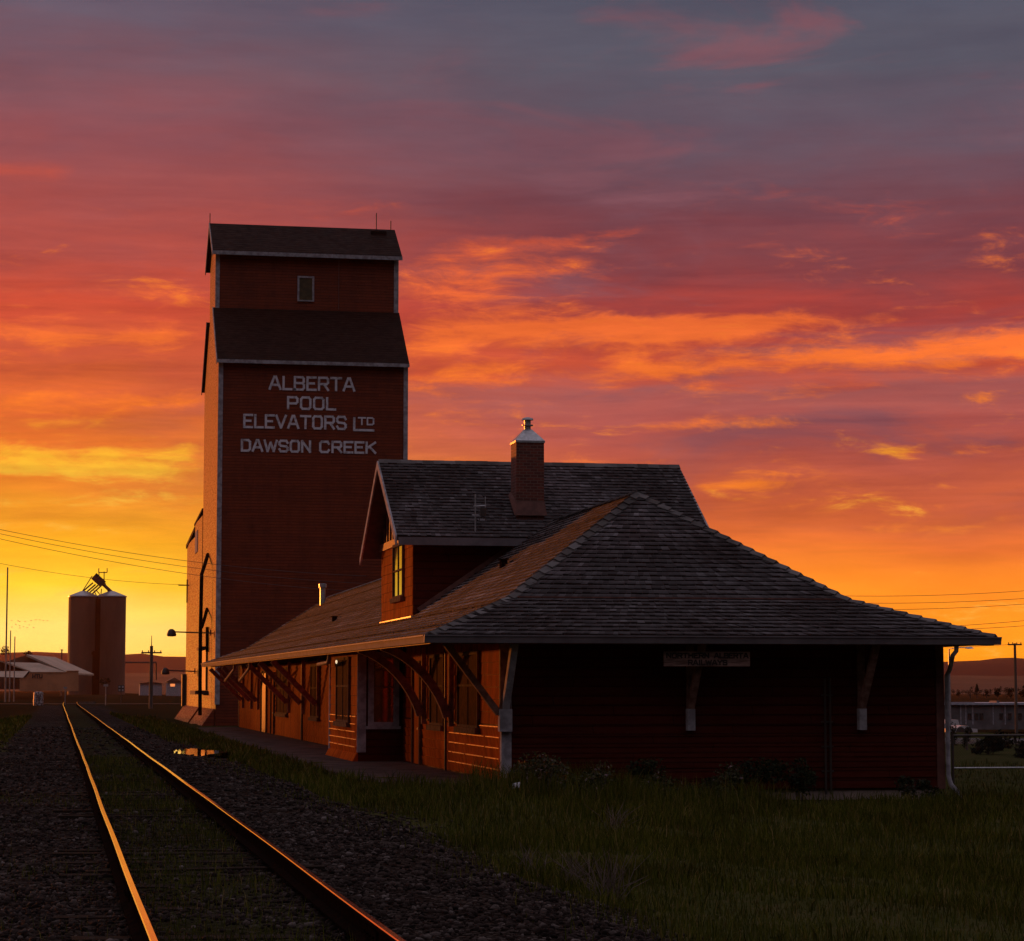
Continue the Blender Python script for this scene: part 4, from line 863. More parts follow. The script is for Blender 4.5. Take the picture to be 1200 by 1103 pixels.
# ---------------------------------------------------------------- weeds and shrubs
m_leaf = island_mat('shrub_leaves', [(0, (.010, .013, .005, 1)), (.6, (.022, .030, .009, 1)), (1, (.045, .045, .016, 1))], .7, 1, .2, (.6, .6, .6), 0)
m_leafr = island_mat('weed_leaves', [(0, (.025, .032, .010, 1)), (.7, (.055, .060, .018, 1)), (.93, (.09, .08, .03, 1)), (.94, (.25, .18, .19, 1)), (1, (.30, .22, .23, 1))], .7, 1, .2, (.8, .6, .6), 0)
def leafcloud(c, rx, ry, h, n, ls, m, parent, name, bottom=.1, lump=5):
    cs = [(rng.uniform(-.6, .6) * rx, rng.uniform(-.6, .6) * ry, h * rng.uniform(.15 if bottom < .1 else .25, .8), rng.uniform(.35, .6)) for _ in range(lump)]
    P = []
    for _ in range(n):
        q = cs[rng.integers(lump)]; d = rng.normal(0, 1, 3); d /= np.linalg.norm(d); r_ = rng.random() ** .45 * q[3]
        P.append((q[0] + d[0] * r_ * rx, q[1] + d[1] * r_ * ry, max(bottom * h, q[2] + d[2] * r_ * h * .6)))
    P = np.array(P) + np.array(c); n = len(P)
    A = rng.normal(0, 1, (n, 3)); A /= np.linalg.norm(A, axis=1)[:, None]; B = np.cross(A, rng.normal(0, 1, (n, 3))); B /= np.linalg.norm(B, axis=1)[:, None]
    s = (ls * rng.uniform(.6, 1.3, n))[:, None]
    V = np.stack([P - A * s, P + B * s * .5, P + A * s, P - B * s * .5], 1).reshape(-1, 3); F = (np.arange(n) * 4)[:, None] + np.array([[0, 1, 2, 3]])
    return npmesh(name, V, F, m, parent)
def shrub(px, py, z, wpx, hpx, lab, n=900, ls=.05, m=None, group='shrubs against the station front', dY=None, cat='shrub', nm='shrub'):
    Yv = dY; c = atY(px, py, Yv); rx = wpx / 2 * Yv / 2800; h = hpx * Yv / 2800; g = float(H(c.x, Yv))
    o = empty(nm, (c.x, Yv, g), lab, cat, group)
    leafcloud((c.x, Yv, g), rx, min(rx, .6), h, n, ls, m or m_leaf, o, 'foliage')
    s = MB()
    for k in range(5): a = rng.uniform(-.4, .4) * rx; s.tube([(c.x + a * .2, Yv, g - .05), (c.x + a, Yv + rng.uniform(-.15, .15), g + h * rng.uniform(.5, .85))], [.014, .005], 5)
    s.build('stem', m_wood, o)
shrub(748, 920, 0, 60, 52, 'dark round shrub against the station front wall, left of the others', dY=51.1)
shrub(820, 925, 0, 70, 34, 'low dark shrub against the station front wall, second from the left', dY=51.0, n=700)
shrub(890, 930, 0, 80, 48, 'widest dark shrub against the station front wall, left of the conduits', dY=51.0, n=1200)
shrub(938, 935, 0, 50, 60, 'tallest dark shrub against the station front wall beside the conduits', dY=51.2, n=800)
shrub(1070, 940, 0, 60, 30, 'low dark shrub in front of the pale foundation at the right corner', dY=51.0, n=500)
wl_ = [(612, 915, 45, 'leafy weed clump with pale flower tips at the foot of the white corner post'), (655, 915, 60, 'tall leafy weed clump in the grass right of the white corner post'), (700, 925, 50, 'leafy weed clump midway between the corner post and the leftmost shrub'),
       (770, 945, 70, 'broad leafy weed clump in the grass below the leftmost shrub'), (850, 950, 60, 'leafy weed clump in the grass in front of the second shrub'), (640, 948, 70, 'low broad weed clump nearest the end of the platform')]
for i, (px, py, wpx, lab) in enumerate(wl_): shrub(px, py, 0, wpx, 40 + 9 * (i % 3), lab, dY=50.3 - .9 * (i % 3), n=700, ls=.04, m=m_leafr, group='leafy weeds in front of the station', cat='weed', nm='weed_clump')
def dryweed(px, py, Yv, n, h, lab):
    c = atY(px, py, Yv); g = float(H(c.x, Yv)); b = MB()
    for _ in range(n):
        a = rng.uniform(0, 6.28); l = rng.uniform(.15, 1.0) * h; hh_ = h * rng.uniform(.35, 1.05) ; x_, y_ = c.x + rng.normal(0, .07), Yv + rng.normal(0, .12)
        p1 = (x_ + math.cos(a) * l * .4, y_ + math.sin(a) * l * .4, g + hh_ * .6); p2 = (x_ + math.cos(a) * l, y_ + math.sin(a) * l, g + hh_)
        b.tube([(x_, y_, g - .02), p1, p2], [.005, .004, .0015], 4)
        if rng.random() < .6: b.tube([p1, (p1[0] + rng.normal(0, .06), p1[1] + rng.normal(0, .06), p1[2] + .16 * h / .5)], [.003, .0012], 4)
    o = b.build('dry_weed', mat('dry_stalks', (.15, .105, .085), .9, (.09, .06, .045), 8)); tag(o, lab, 'weed', 'dead dry weeds in the grass')
dryweed(712, 1045, 22.8, 46, .50, 'large pale dead weed tussock at the gravel edge'); dryweed(672, 1035, 24.0, 22, .40, 'small pale dead weed tussock left of the large one'); dryweed(718, 975, 33.0, 24, .45, 'pale dead weed tussock deep in the green grass toward the station'); dryweed(622, 1030, 25.5, 14, .38, 'sparse brownish dead weed nearest the old timber')
# old timber half buried in gravel
tb = MB(); p = atZ(562, 1037, .2); q = atZ(655, 1068, .2); tb.bar((p.x, p.y, .19), (q.x, q.y, .17), .16, .12); tag(tb.build('old_timber', m_wood), 'dark weathered timber half buried in gravel at the edge of the grass', 'timber')
for px, py, lab in ((605, 927, 'scrap of pale litter in the weeds by the white corner post'), (880, 1077, 'scrap of pale litter lying in the near grass')):
    zz = .05 if py < 1000 else -.1; p = atZ(px, py - 2, zz); b = MB(); sz = .09 if py < 1000 else .035
    b.add([(p.x - sz, p.y, zz), (p.x + sz * .8, p.y + .02, zz + .02), (p.x + sz, p.y + .05, zz + sz * 1.6), (p.x - sz * .7, p.y + .03, zz + sz * 1.3), (p.x, p.y - sz, zz + sz * .6)], [(0, 1, 4), (1, 2, 4), (2, 3, 4), (3, 0, 4), (0, 3, 2, 1)])
    tag(b.build('paper_scrap', mat('crumpled_paper', (.5, .5, .52), .8)), lab, 'litter')

# ---------------------------------------------------------------- left distance: silos, sheds, poles
m_silo = mat('silo_concrete', (.17, .085, .055), .85, (.12, .06, .04), .25, .03, .8, stretch=(1, 1, .3))
SY = 800.0; sil = []
for px, py, lab in ((97.8, 700, 'tall grey cylindrical silo, left of the pair'), (130.6, 700, 'tall grey cylindrical silo, right of the pair')):
    c = atY(px, py, SY); r_ = 16.8 * SY / 2800; g = .3
    o = empty('grain_silo', (c.x, SY, g), lab, 'silo', 'silos beyond the crossing'); zt = c.z - (0 if px < 110 else 0)
    k = MB(); k.lathe((c.x, SY, -.5), [(r_, 0), (r_, zt + .5)], 48); k.build('silo_wall', m_silo, o, smooth=False)
    k = MB(); k.lathe((c.x, SY, zt), [(r_ + .25, 0), (r_ + .25, .35), (r_ * .25, 1.6 + .3), (.4, 2.1)], 48); k.build('silo_roof', m_metal, o)
    sil.append((c.x, zt, r_))
o = empty('conveyor_tower', ((sil[0][0] + sil[1][0]) / 2, SY, sil[0][1]), 'dark conveyor head with sloping spouts on top of the two silos', 'conveyor')
Pq = lambda x_, y_: atY(x_, y_, SY)
k = MB(); k.bar(Pq(110, 675), Pq(121, 685), 4.2, 2.4, up=(0, 0, 1)); k.build('distributor', m_dark, o)
k = MB()
for xa, ya_, xb, yb_ in ((109, 683, 95, 695), (112, 685, 98, 697), (115, 686, 101, 698), (118, 687, 105, 699)): k.tube([Pq(xa, ya_), Pq(xb, yb_)], .28, 6)
k.tube([Pq(121, 685), Pq(135, 698)], .55, 8); k.build('spout', m_dark, o)
k = MB()
for pts in (((108, 675), (96, 694)), ((123, 683), (128, 697)), ((116, 670), (116, 676)), ((122, 670), (122, 684)), ((115.5, 671), (125.5, 671)), ((115.5, 671), (115.8, 666)), ((125.5, 671), (125.5, 666)), ((110, 692), (113, 698)), ((113, 692), (118, 698)), ((119, 690), (118, 699))): k.tube([Pq(*pts[0]), Pq(*pts[1])], .16, 5)
k.build('gantry_frame', m_dark, o)
k = MB(); a = Pq(143, 776.5); b = Pq(183, 776.5); k.tube([a, b], .3, 6); k.tube([b, Pq(183, 797)], .25, 6); tag(k.build('overhead_pipe', m_dark), 'dark overhead pipe running right from the foot of the silos', 'pipe')
# short leg, and a tall dark column painting the shade band between the silos
k = MB(); a = Pq(111, 764); k.box(a.x - .1, a.x + 1.5, 791, 793, 0, Pq(111, 703).z); k.box(a.x - .9, a.x + .9, 783, 785, 0, a.z); k.box(a.x - 1.2, a.x + 1.2, 782.5, 785.2, Pq(110, 768).z, Pq(110, 765).z); tag(k.build('leg_and_shade_column', m_rust), 'loading leg with an added dark column painting the shade between the silos', 'conveyor')

m_shedr = mat('pale_metal_roof', (.50, .37, .28), .7, (.38, .28, .21), .3, spec=.1); m_shedw = mat('tan_metal_wall', (.55, .24, .11), .7, (.42, .18, .08), .4); m_gable = mat('brown_gable', (.20, .09, .05), .8, (.14, .06, .035), .5)
def pxl(Y): return lambda x_, y_: atY(x_, y_, Y)
# gabled warehouse with visible long roof
SH = empty('warehouse', (atY(50, 800, 520).x, 520, .3), 'pale roofed warehouse with a dark gable, the larger and farther shed', 'warehouse'); q = pxl(520)
def v3(p, Y): return (p.x, Y, p.z)
a, b, c_ = q(2, 776), q(32, 767.5), q(78, 789)
k = MB(); k.prism([v3(q(2, 806), 520), v3(q(78, 806), 520), v3(q(78, 788), 520), v3(b, 520), v3(q(2, 777), 520)], (0, 40, 0)); k.build('wall', m_gable, SH)
k = MB(); k.prism([v3(q(31, 767), 519), v3(q(80, 788.5), 519), v3(q(80, 790.5), 519), v3(q(31, 769.5), 519)], (6, 42, 0)); k.build('roof', m_shedr, SH)
k = MB(); k.prism([v3(q(48, 767.8), 560), v3(q(93, 785.3), 560), v3(q(92, 787), 560), v3(q(80, 790), 560), v3(q(36, 768), 560)], (0, .5, 0)); k.build('roof', m_shedr, SH)
SH = empty('low_shed', (atY(30, 800, 470).x, 470, .3), 'low shed with long pale roof in front of the warehouse', 'shed'); q = pxl(470)
k = MB(); k.prism([v3(q(-40, 806), 470), v3(q(78, 806), 470), v3(q(78, 789), 470), v3(q(-40, 789), 470)], (0, 14, 0)); k.build('wall', m_gable, SH)
k = MB(); k.add([v3(q(-40, 789), 469), v3(q(79, 788.5), 469), v3(q(45, 776.4), 478), v3(q(-40, 774.2), 478), v3(q(-40, 790), 469), v3(q(79, 789.5), 469)], [(0, 1, 2, 3), (4, 5, 1, 0)]); k.build('roof', m_shedr, SH)
SH = empty('gable_shed', (atY(0, 800, 440).x, 440, .3), 'dark gabled shed with pale lean-to at the left edge of the photo', 'shed'); q = pxl(440)
k = MB(); k.prism([v3(q(-60, 808), 440), v3(q(34, 808), 440), v3(q(34, 786), 440), v3(q(4, 775), 440), v3(q(-20, 775), 440), v3(q(-60, 786), 440)], (0, 12, 0)); k.build('wall', m_gable, SH)
k = MB(); k.prism([v3(q(-1, 774), 438), v3(q(35, 786.2), 438), v3(q(35, 787.4), 438), v3(q(-1, 775.3), 438)], (0, 14, 0)); k.build('roof', m_shedr, SH)
k = MB(); k.add([v3(q(-40, 787), 436), v3(q(34, 786.5), 438), v3(q(28, 794.5), 430), v3(q(-40, 792.5), 430)], [(0, 3, 2, 1)]); k.build('lean_to_roof', m_shedr, SH)
SH = empty('storage_building', (atY(60, 800, 400).x, 400, .3), 'tan flat topped storage building with dark letters on its wall', 'building'); q = pxl(400)
k = MB(); k.prism([v3(q(23, 810), 400), v3(q(92, 810), 400), v3(q(92, 786.5), 400), v3(q(78, 786.5), 400), v3(q(78, 788), 400), v3(q(35, 788), 400), v3(q(31, 793.5), 400), v3(q(23, 796), 400)], (0, 10, 0)); k.build('wall', m_shedw, SH)
k = MB(); k.prism([v3(q(22.5, 795.7), 399.9), v3(q(31, 793.2), 399.9), v3(q(35, 787.6), 399.9), v3(q(78, 787.6), 399.9), v3(q(78, 786), 399.9), v3(q(92.3, 786), 399.9), v3(q(92.3, 786.9), 399.9), v3(q(78.5, 786.9), 399.9), v3(q(78.5, 788.4), 399.9), v3(q(35.3, 788.4), 399.9), v3(q(31.2, 794), 399.9), v3(q(22.5, 796.6), 399.9)], (0, .08, 0)); k.build('parapet_cap', m_shedw, SH)
A = q(38, 795); Bq = q(49.5, 790); lettering('HTU', A.x, Bq.x, A.z, Bq.z, 399.85, .16, m_dark, SH)
# poles
def pole(px, ptop, pbot, Y, rad, name, lab, m=m_wood, arm=None, cat='pole', group=None, top2=None):
    g = float(H(atY(px, pbot, Y).x, Y)) - .2; t = atY(px, ptop, Y); o = empty(name, (t.x, Y, g), lab, cat, group)
    k = MB(); k.tube([(t.x, Y, g), (t.x, Y, t.z)], [rad, rad * .75], 8); k.build('shaft', m, o)
    if arm:
        for (dxp, yy) in arm: e = atY(px - dxp, yy, Y); f = atY(px + dxp, yy, Y); k = MB(); k.bar(e, f, .14, .14); [k.tube([e.lerp(f, t_), e.lerp(f, t_) + Vector((0, 0, .22))], .05, 5) for t_ in (.05, .35, .65, .95)]; k.build('crossarm', m, o)
    if top2: k = MB(); k.tube([(t.x, Y, t.z), (t.x, Y, atY(px, top2, Y).z)], [.05, .03], 6); k.build('mast_tip', m, o)
    return o
pole(177.6, 757, 824, 230, .20, 'utility_pole', 'wooden utility pole with one crossarm between the silos and elevator', arm=[(12, 765)], cat='utility pole', top2=745)
pole(9, 665, 820, 330, .12, 'flagpole', 'tallest thin white flagpole at the left edge', m_found, cat='flagpole', group='thin poles at the left edge')
pole(12.5, 739, 818, 335, .09, 'flagpole', 'short thin pole just right of the tall flagpole', m_found, cat='flagpole', group='thin poles at the left edge')
pole(17.5, 746, 815, 340, .09, 'flagpole', 'shortest thin pole, farthest right of the three poles', m_found, cat='flagpole', group='thin poles at the left edge')
pole(72.5, 761, 790, 640, .22, 'utility_pole', 'small distant utility pole on the skyline left of the silos', arm=[(1.6, 762)], cat='utility pole')
pole(1189.2, 754, 850, 215, .17, 'utility_pole', 'wooden utility pole near the right edge of the photo', arm=[(8, 755.5)], cat='utility pole')
# crossing furniture
p = atY(142, 807, 270); o = empty('crossing_sign', (p.x, 270, .3), 'small black marker board with pale squares by the crossing', 'sign')
k = MB(); k.box(p.x - .36, p.x + .36, 270, 270.05, p.z - .34, p.z + .36); k.build('board', m_dark, o)
k = MB(); [k.box(p.x + sx - .1, p.x + sx + .1, 269.96, 269.99, p.z + sz - .1, p.z + sz + .1) for sx, sz in ((-.18, .18), (.18, -.18), (.18, .18), (-.18, -.18))]; k.build('reflector', m_trim, o)
k = MB(); k.tube([(p.x, 270.1, .2), (p.x, 270.1, p.z - .3)], .05, 6); k.build('post', m_wood, o)
p = atY(124, 803, 265); k = MB(); k.tube([(p.x, 265, .2), (p.x, 265, p.z)], .06, 6); k.box(p.x - .25, p.x + .25, 264.9, 264.94, p.z - .15, p.z + .1); tag(k.build('sign_post', m_metal), 'thin grey sign post beside the road crossing, left of the black board', 'sign')
p = atY(76.5, 806, 268); k = MB(); k.tube([(p.x, 268, .2), (p.x, 268, p.z)], .05, 6); k.box(p.x - .2, p.x + .2, 267.9, 267.94, p.z - .1, p.z + .1); tag(k.build('sign_post', m_metal), 'thin grey sign post in front of the tan storage building', 'sign')
p = atY(45, 811, 262); k = MB(); k.lathe((p.x, 262, .2), [(.5, 0), (.55, .5), (.5, 1.55), (.3, 1.6)], 12); tag(k.build('marker_barrel', mat('speckled_white', (.42, .40, .42), .6, (.08, .06, .06), 5, thr=(.48, .52))), 'speckled white marker barrel left of the track at the crossing', 'barrel')
k = MB(); p = atY(100, 819.5, 286); k.box(atY(93, 819, 286).x, atY(112, 819, 286).x, 286, 286.4, .35, .62); tag(k.build('stop_log', m_wood), 'low dark timber lying across the track end at the crossing', 'timber')
# far white sheds right of the silos
for xa, xb, yt, yb_, Y, lab in ((164, 190, 801, 805, 700, 'low white building row behind the crossarm pole'), (196, 212, 799, 806, 690, 'small white house beside the elevator with a sun glint painted on its window')):
    q = pxl(Y); a = q(xa, yb_); b = q(xb, yt); o = empty('small_house' if xa > 190 else 'low_building', (a.x, Y, .3), lab, 'building')
    k = MB(); k.box(a.x, b.x, Y, Y + 8, 0, b.z); k.build('wall', m_trim, o)
    k = MB(); k.prism([(a.x - .4, Y - .5, b.z), (b.x + .4, Y - .5, b.z), ((a.x + b.x) / 2, Y - .5, b.z + (1.2 if xa > 190 else .5))], (0, 9, 0)); k.build('roof', m_gable, o)
    if xa > 190:
        k = MB(); w0 = q(199.5, 804.6); w1 = q(205, 801.5); k.box(w0.x, w1.x, Y - .06, Y - .01, w0.z, w1.z); me_ = bpy.data.materials.new('window_sun_glint'); me_.use_nodes = True
        bs = me_.node_tree.nodes['Principled BSDF']; bs.inputs['Emission Color'].default_value = (1, .25, .02, 1); bs.inputs['Emission Strength'].default_value = .9; k.build('window', me_, o)  # emission paints the sun's reflection in the pane

# trees with limbs and leafy crowns
m_tree = island_mat('tree_leaves', [(0, (.010, .010, .005, 1)), (.6, (.022, .020, .008, 1)), (1, (.05, .035, .014, 1))], .8, .3, .05, (.6, .6, .6), 0)
def tree(px, ptop, pbot, wpx, Y, lab, n=260, group=None, conical=False, m=None):
    if pbot > 820:
        for Yq in np.arange(40, 400, .5):
            P_ = atY(px, pbot, Yq)
            if P_.z <= float(H(P_.x, Yq)) + .02: Y = float(Yq); break
    b_ = atY(px, pbot, Y); t = atY(px, ptop, Y); h = max(.6, t.z - b_.z); r_ = wpx / 2 * Y / 2800; o = empty('tree', (b_.x, Y, b_.z), lab, 'tree', group)
    k = MB(); k.tube([(b_.x, Y, b_.z - .5), (b_.x, Y, b_.z + h * .7)], [h * .03 + .05, .03], 6)
    for i in range(5): a = rng.uniform(0, 6.28); z_ = b_.z + h * rng.uniform(.25, .6); k.tube([(b_.x, Y, z_), (b_.x + math.cos(a) * r_ * .7, Y + math.sin(a) * r_ * .7, z_ + h * .25)], [.02 * h, .02], 5)
    k.build('trunk', m_wood, o)
    if conical:
        P = []
        for _ in range(n): z_ = rng.random() ** .8; a = rng.uniform(0, 6.28); rr = (1 - z_) * r_ * rng.uniform(.5, 1.15); P.append((b_.x + math.cos(a) * rr, Y + math.sin(a) * rr, b_.z + h * (.08 + .95 * z_)))
        P = np.array(P); A = rng.normal(0, 1, (n, 3)); A /= np.linalg.norm(A, axis=1)[:, None]; B = np.cross(A, rng.normal(0, 1, (n, 3))); B /= np.linalg.norm(B, axis=1)[:, None]; s = r_ * .22
        V = np.stack([P - A * s, P + B * s * .5, P + A * s, P - B * s * .5], 1).reshape(-1, 3); npmesh('crown', V, (np.arange(n) * 4)[:, None] + np.array([[0, 1, 2, 3]]), m or m_tree, o)
    else: leafcloud((b_.x, Y, b_.z), r_, r_, h, n, r_ * .17, m or m_tree, o, 'crown', .03, 8)
tree(6, 756, 768, 12, 900, 'bare-looking bushy tree on the skyline at the left edge', 220); tree(34, 762, 769, 12, 950, 'low bushy tree on the skyline left of the warehouse ridge', 160)
tree(123, 794, 803, 12, 700, 'dark bush at the foot of the right silo', 260)
tt = [(1137, 804, 816, 5, 0, 'slim dark pine directly left of the pale building roof'), (1145, 802, 816, 9, 1, 'dark pointed conifer among the trees beyond the low building'), (1156, 808, 816, 9, 0, 'round dark tree right of the pointed conifer'),
      (1169, 806, 816, 12, 0, 'broad dark tree left of the utility pole'), (1184, 805, 817, 13, 0, 'warm brown tree behind the utility pole'), (1201, 803, 817, 16, 0, 'warm brown tree at the right edge of the photo'), (1124, 811, 816, 7, 0, 'small dark tree closest to the station corner')]
for px, a, b, wd, con, lab in tt: tree(px, a, b, wd, 520, lab, 320, 'trees beyond the town', bool(con))
for i, px in enumerate(np.arange(1112, 1210, 5.5)): tree(px, 805 + rng.uniform(-1, 3), 813, 7, 640, 'small tree in the hazy row beyond the town', 90, 'hazy row of trees')
for px, pt, pb_, wd, Y, lab in ((1141, 840, 853, 14, 180, 'round shrub by the small lit post'), (1195, 838, 852, 18, 178, 'round shrub at the right edge by the utility pole'), (1117, 842, 874, 12, 120, 'upright dark shrub just right of the downpipe'), (1133, 851, 878, 14, 118, 'bushy dark shrub behind the fence post'),
                             (1158, 858, 884, 46, 110, 'wide dark shrub behind the chain-link fence'), (1196, 862, 888, 34, 108, 'spreading dark shrub at the right edge behind the fence')):
    tree(px, pt, pb_, wd, Y, lab, 500, 'shrubs behind the fence')

for i, yy in enumerate(np.arange(108, 262, 4.2)):  # unseen row added to dim the low sun on track and lower walls
    xx = -74 + rng.uniform(-2.5, 2.5); hh_ = 7.2 + rng.uniform(-.6, .6); o = empty('tree', (xx, yy, .1), 'leafy tree in the unseen row added left of the track to block low sun', 'tree', 'added sun-blocking trees left of the track')
    k = MB(); k.tube([(xx, yy, -.4), (xx + rng.uniform(-.3, .3), yy, hh_ * .6)], [.22, .06], 7)
    for _ in range(4): a = rng.uniform(0, 6.28); k.tube([(xx, yy, hh_ * .25), (xx + math.cos(a) * 1.6, yy + math.sin(a) * 1.6, hh_ * .6)], [.08, .02], 5)
    k.build('trunk', m_wood, o); leafcloud((xx, yy, 0), 3.4, 3.4, hh_, 1800, .28, m_tree, o, 'crown', .03, 9)

# ---------------------------------------------------------------- right distance: low building, lot, fence, lamp
q = pxl(235); RB = empty('trailer_building', (atY(1160, 850, 235).x, 235, -2.4), 'long low grey building with pale roof edge beyond the fence', 'building')
a = q(1085, 849.5); b = q(1260, 826); k = MB(); k.box(a.x, b.x, 235, 247, a.z - .5, b.z); k.build('wall', mat('grey_panel_wall', (.16, .15, .155), .6, (.10, .09, .09), .9), RB)
k = MB(); k.box(a.x - .3, b.x, 234.6, 247.4, b.z, q(1160, 823.8).z); k.build('roof', mat('pale_flat_roof', (.40, .40, .46), .5), RB)
k = MB(); [k.box(q(x_, 830).x, q(x_, 830).x + .12, 234.95, 234.99, a.z, b.z) for x_ in (1125, 1131, 1139, 1163, 1177)]; k.build('wall_batten', m_trim, RB)
for x_ in (1134, 1142, 1148, 1171, 1181, 1193):
    k = MB(); w0 = q(x_, 843); w1 = q(x_ + 4, 836); k.box(w0.x, w1.x, 234.9, 234.96, w0.z, w1.z); k.build('window', m_glass, RB)
for xa, xb, yt in ((1112, 1122, 822.6), (1118, 1120, 820.5), (1128, 1155, 823.0), (1181, 1184, 821.5)): k = MB(); k.box(q(xa, 822).x, q(xb, 822).x, 238, 240, b.z, q(xa, yt).z); k.build('roof_unit', m_gut, RB)
k = MB(); w0 = q(1157, 850); k.tube([(w0.x, 190, -2.6), (w0.x, 190, atY(1157, 840, 190).z)], .06, 6); k.lathe((w0.x * 190 / 235 * 0 + w0.x, 190, atY(1157, 840, 190).z), [(.1, 0), (.16, .1), (.1, .25)], 8); tag(k.build('marker_post', mat('orange_paint', (.6, .15, .04), .5)), 'slim orange topped marker post in front of the low grey building', 'post')
for xa, xb, yy, Y, lab in ((1108, 1125, 843.5, 170, 'pale car roofed vehicle nearest the station corner beyond the fence'), (1124, 1136, 850.5, 160, 'pale parked car right of the shrub beyond the fence')):
    q = pxl(Y); a = q(xa, yy + 6); b = q(xb, yy); g = float(H((a.x + b.x) / 2, Y)); L = b.x - a.x; o = empty('parked_car', ((a.x + b.x) / 2, Y, g), lab.replace('car roofed vehicle', 'parked car'), 'car', 'cars parked beyond the fence'); zr = b.z; hb = max(.5, (zr - g) * .6)
    k = MB(); k.prism([(a.x - .6, Y, g + .25), (b.x + .6, Y, g + .25), (b.x + .6, Y, g + hb), (b.x, Y, g + hb + .05), (b.x - L * .15, Y, zr), (a.x + L * .15, Y, zr), (a.x - .2, Y, g + hb + .05), (a.x - .6, Y, g + hb)], (0, 1.7, 0)); k.build('body', mat('pale_car_paint', (.45, .42, .42), .25, (.43, .40, .40), 1), o)
    for sx in (.15, .85):
        for yy_ in (-.03, 1.55): k = MB(); cx2 = a.x + L * sx; k.tube([(cx2, Y + yy_, g + .32), (cx2, Y + yy_ + .18, g + .32)], .32, 14); k.build('wheel', m_dark, o)
# street lamp
p = atY(1137, 760, 160); o = empty('street_lamp', (atY(1112, 760, 160).x, 160, -2), 'street lamp reaching right from behind the station corner', 'street lamp')
k = MB(); a = atY(1112, 761, 160); k.tube([(a.x, 160, -2.6), (a.x, 160, a.z), (a.x + .6, 160, p.z + .05), (p.x - .3, 160, p.z + .05)], [.1, .06, .04, .035], 6); k.build('pole', m_metal, o)
k = MB(); k.add([(p.x - .35, 159.88, p.z), (p.x - .35, 160.12, p.z), (p.x - .05, 160.17, p.z - .04), (p.x + .28, 160.08, p.z), (p.x + .28, 159.92, p.z), (p.x - .05, 159.83, p.z - .04), (p.x - .3, 160, p.z + .1), (p.x + .1, 160, p.z + .12)], [(0, 1, 2, 3, 4, 5), (0, 5, 7, 6), (5, 4, 7), (4, 3, 7), (3, 2, 7), (2, 1, 6, 7), (1, 0, 6)]); k.build('lamp_head', m_metal, o)
# street and lot beyond the fence
def strip(name, x0, x1, y0, y1, m, lift=.02, n=30):
    V = []; F = []
    for j in range(2):
        pass
    XX = np.linspace(x0, x1, n); YY = np.linspace(y0, y1, 10); gx, gy = np.meshgrid(XX, YY); V = np.stack([gx, gy, H(gx, gy) + lift], -1).reshape(-1, 3)
    ii = (np.arange(9)[:, None] * n + np.arange(n - 1)[None]).ravel(); return tag(npmesh(name, V, np.stack([ii, ii + 1, ii + 1 + n, ii + n], -1), m), kind='structure')
strip('street', 26, 200, 96, 103, mat('street_asphalt', (.06, .055, .055), .8, (.045, .04, .04), .5), .03)
strip('parking_lot', 30, 220, 150, 200, mat('lot_gravel', (.13, .11, .105), .85, (.09, .075, .07), .3), .03)
k = MB(); XX = np.linspace(26, 150, 40)
for i in range(39): k.bar((XX[i], 95.6, float(H(XX[i], 95.6)) + .05), (XX[i + 1], 95.6, float(H(XX[i + 1], 95.6)) + .05), .3, .14)
tag(k.build('kerb', m_found), kind='structure')
# chain-link fence
FY = 60.0; x_a = atY(1116, 862, FY).x; zt = atY(1150, 862, FY).z; zb = atY(1150, 900, FY).z
FE = empty('chain_link_fence', (x_a, FY, -.4), 'dark chain-link fence with top rail running right from the station corner', 'fence')
x_b = x_a + 26
k = MB(); k.tube([(x_a, FY, zt), (x_b, FY, zt)], .03, 8); k.build('top_rail', m_dark, FE)
k = MB(); k.tube([(x_a, FY, zb), (x_b, FY, zb)], .022, 8); k.build('mid_rail', m_metal, FE)
for i in range(8): k = MB(); xx = x_a + i * 3.2; k.tube([(xx, FY, -.8), (xx, FY, zt + .05)], .04 if i == 0 else .03, 8); k.build('fence_post', m_dark, FE)
k = MB(); V = []; F = []; step = .075; zlo = -.42; hgt = zt - zlo; nn = int(8.5 / step)
for i in range(-int(hgt / step), nn):
    for s_ in (0, 1):
        xa_ = x_a + i * step; pa, pb2 = (xa_, zlo), (xa_ + hgt, zt)
        if s_: pa, pb2 = (xa_ + hgt, zlo), (xa_, zt)
        (xl, zl), (xr, zr) = sorted((pa, pb2))
        if xl < x_a: tq = (x_a - xl) / (xr - xl); zl = zl + (zr - zl) * tq; xl = x_a
        if xr <= xl: continue
        d = Vector((xr - xl, 0, zr - zl)).normalized(); p_ = Vector((-d.z, 0, d.x)) * .0028; o_ = len(V); yo = FY + .002 + s_ * .003
        V += [(xl - p_.x, yo, zl - p_.z), (xr - p_.x, yo, zr - p_.z), (xr + p_.x, yo, zr + p_.z), (xl + p_.x, yo, zl + p_.z)]; F.append((o_, o_ + 1, o_ + 2, o_ + 3))
k.add(V, F); k.build('wire_mesh', m_dark, FE)

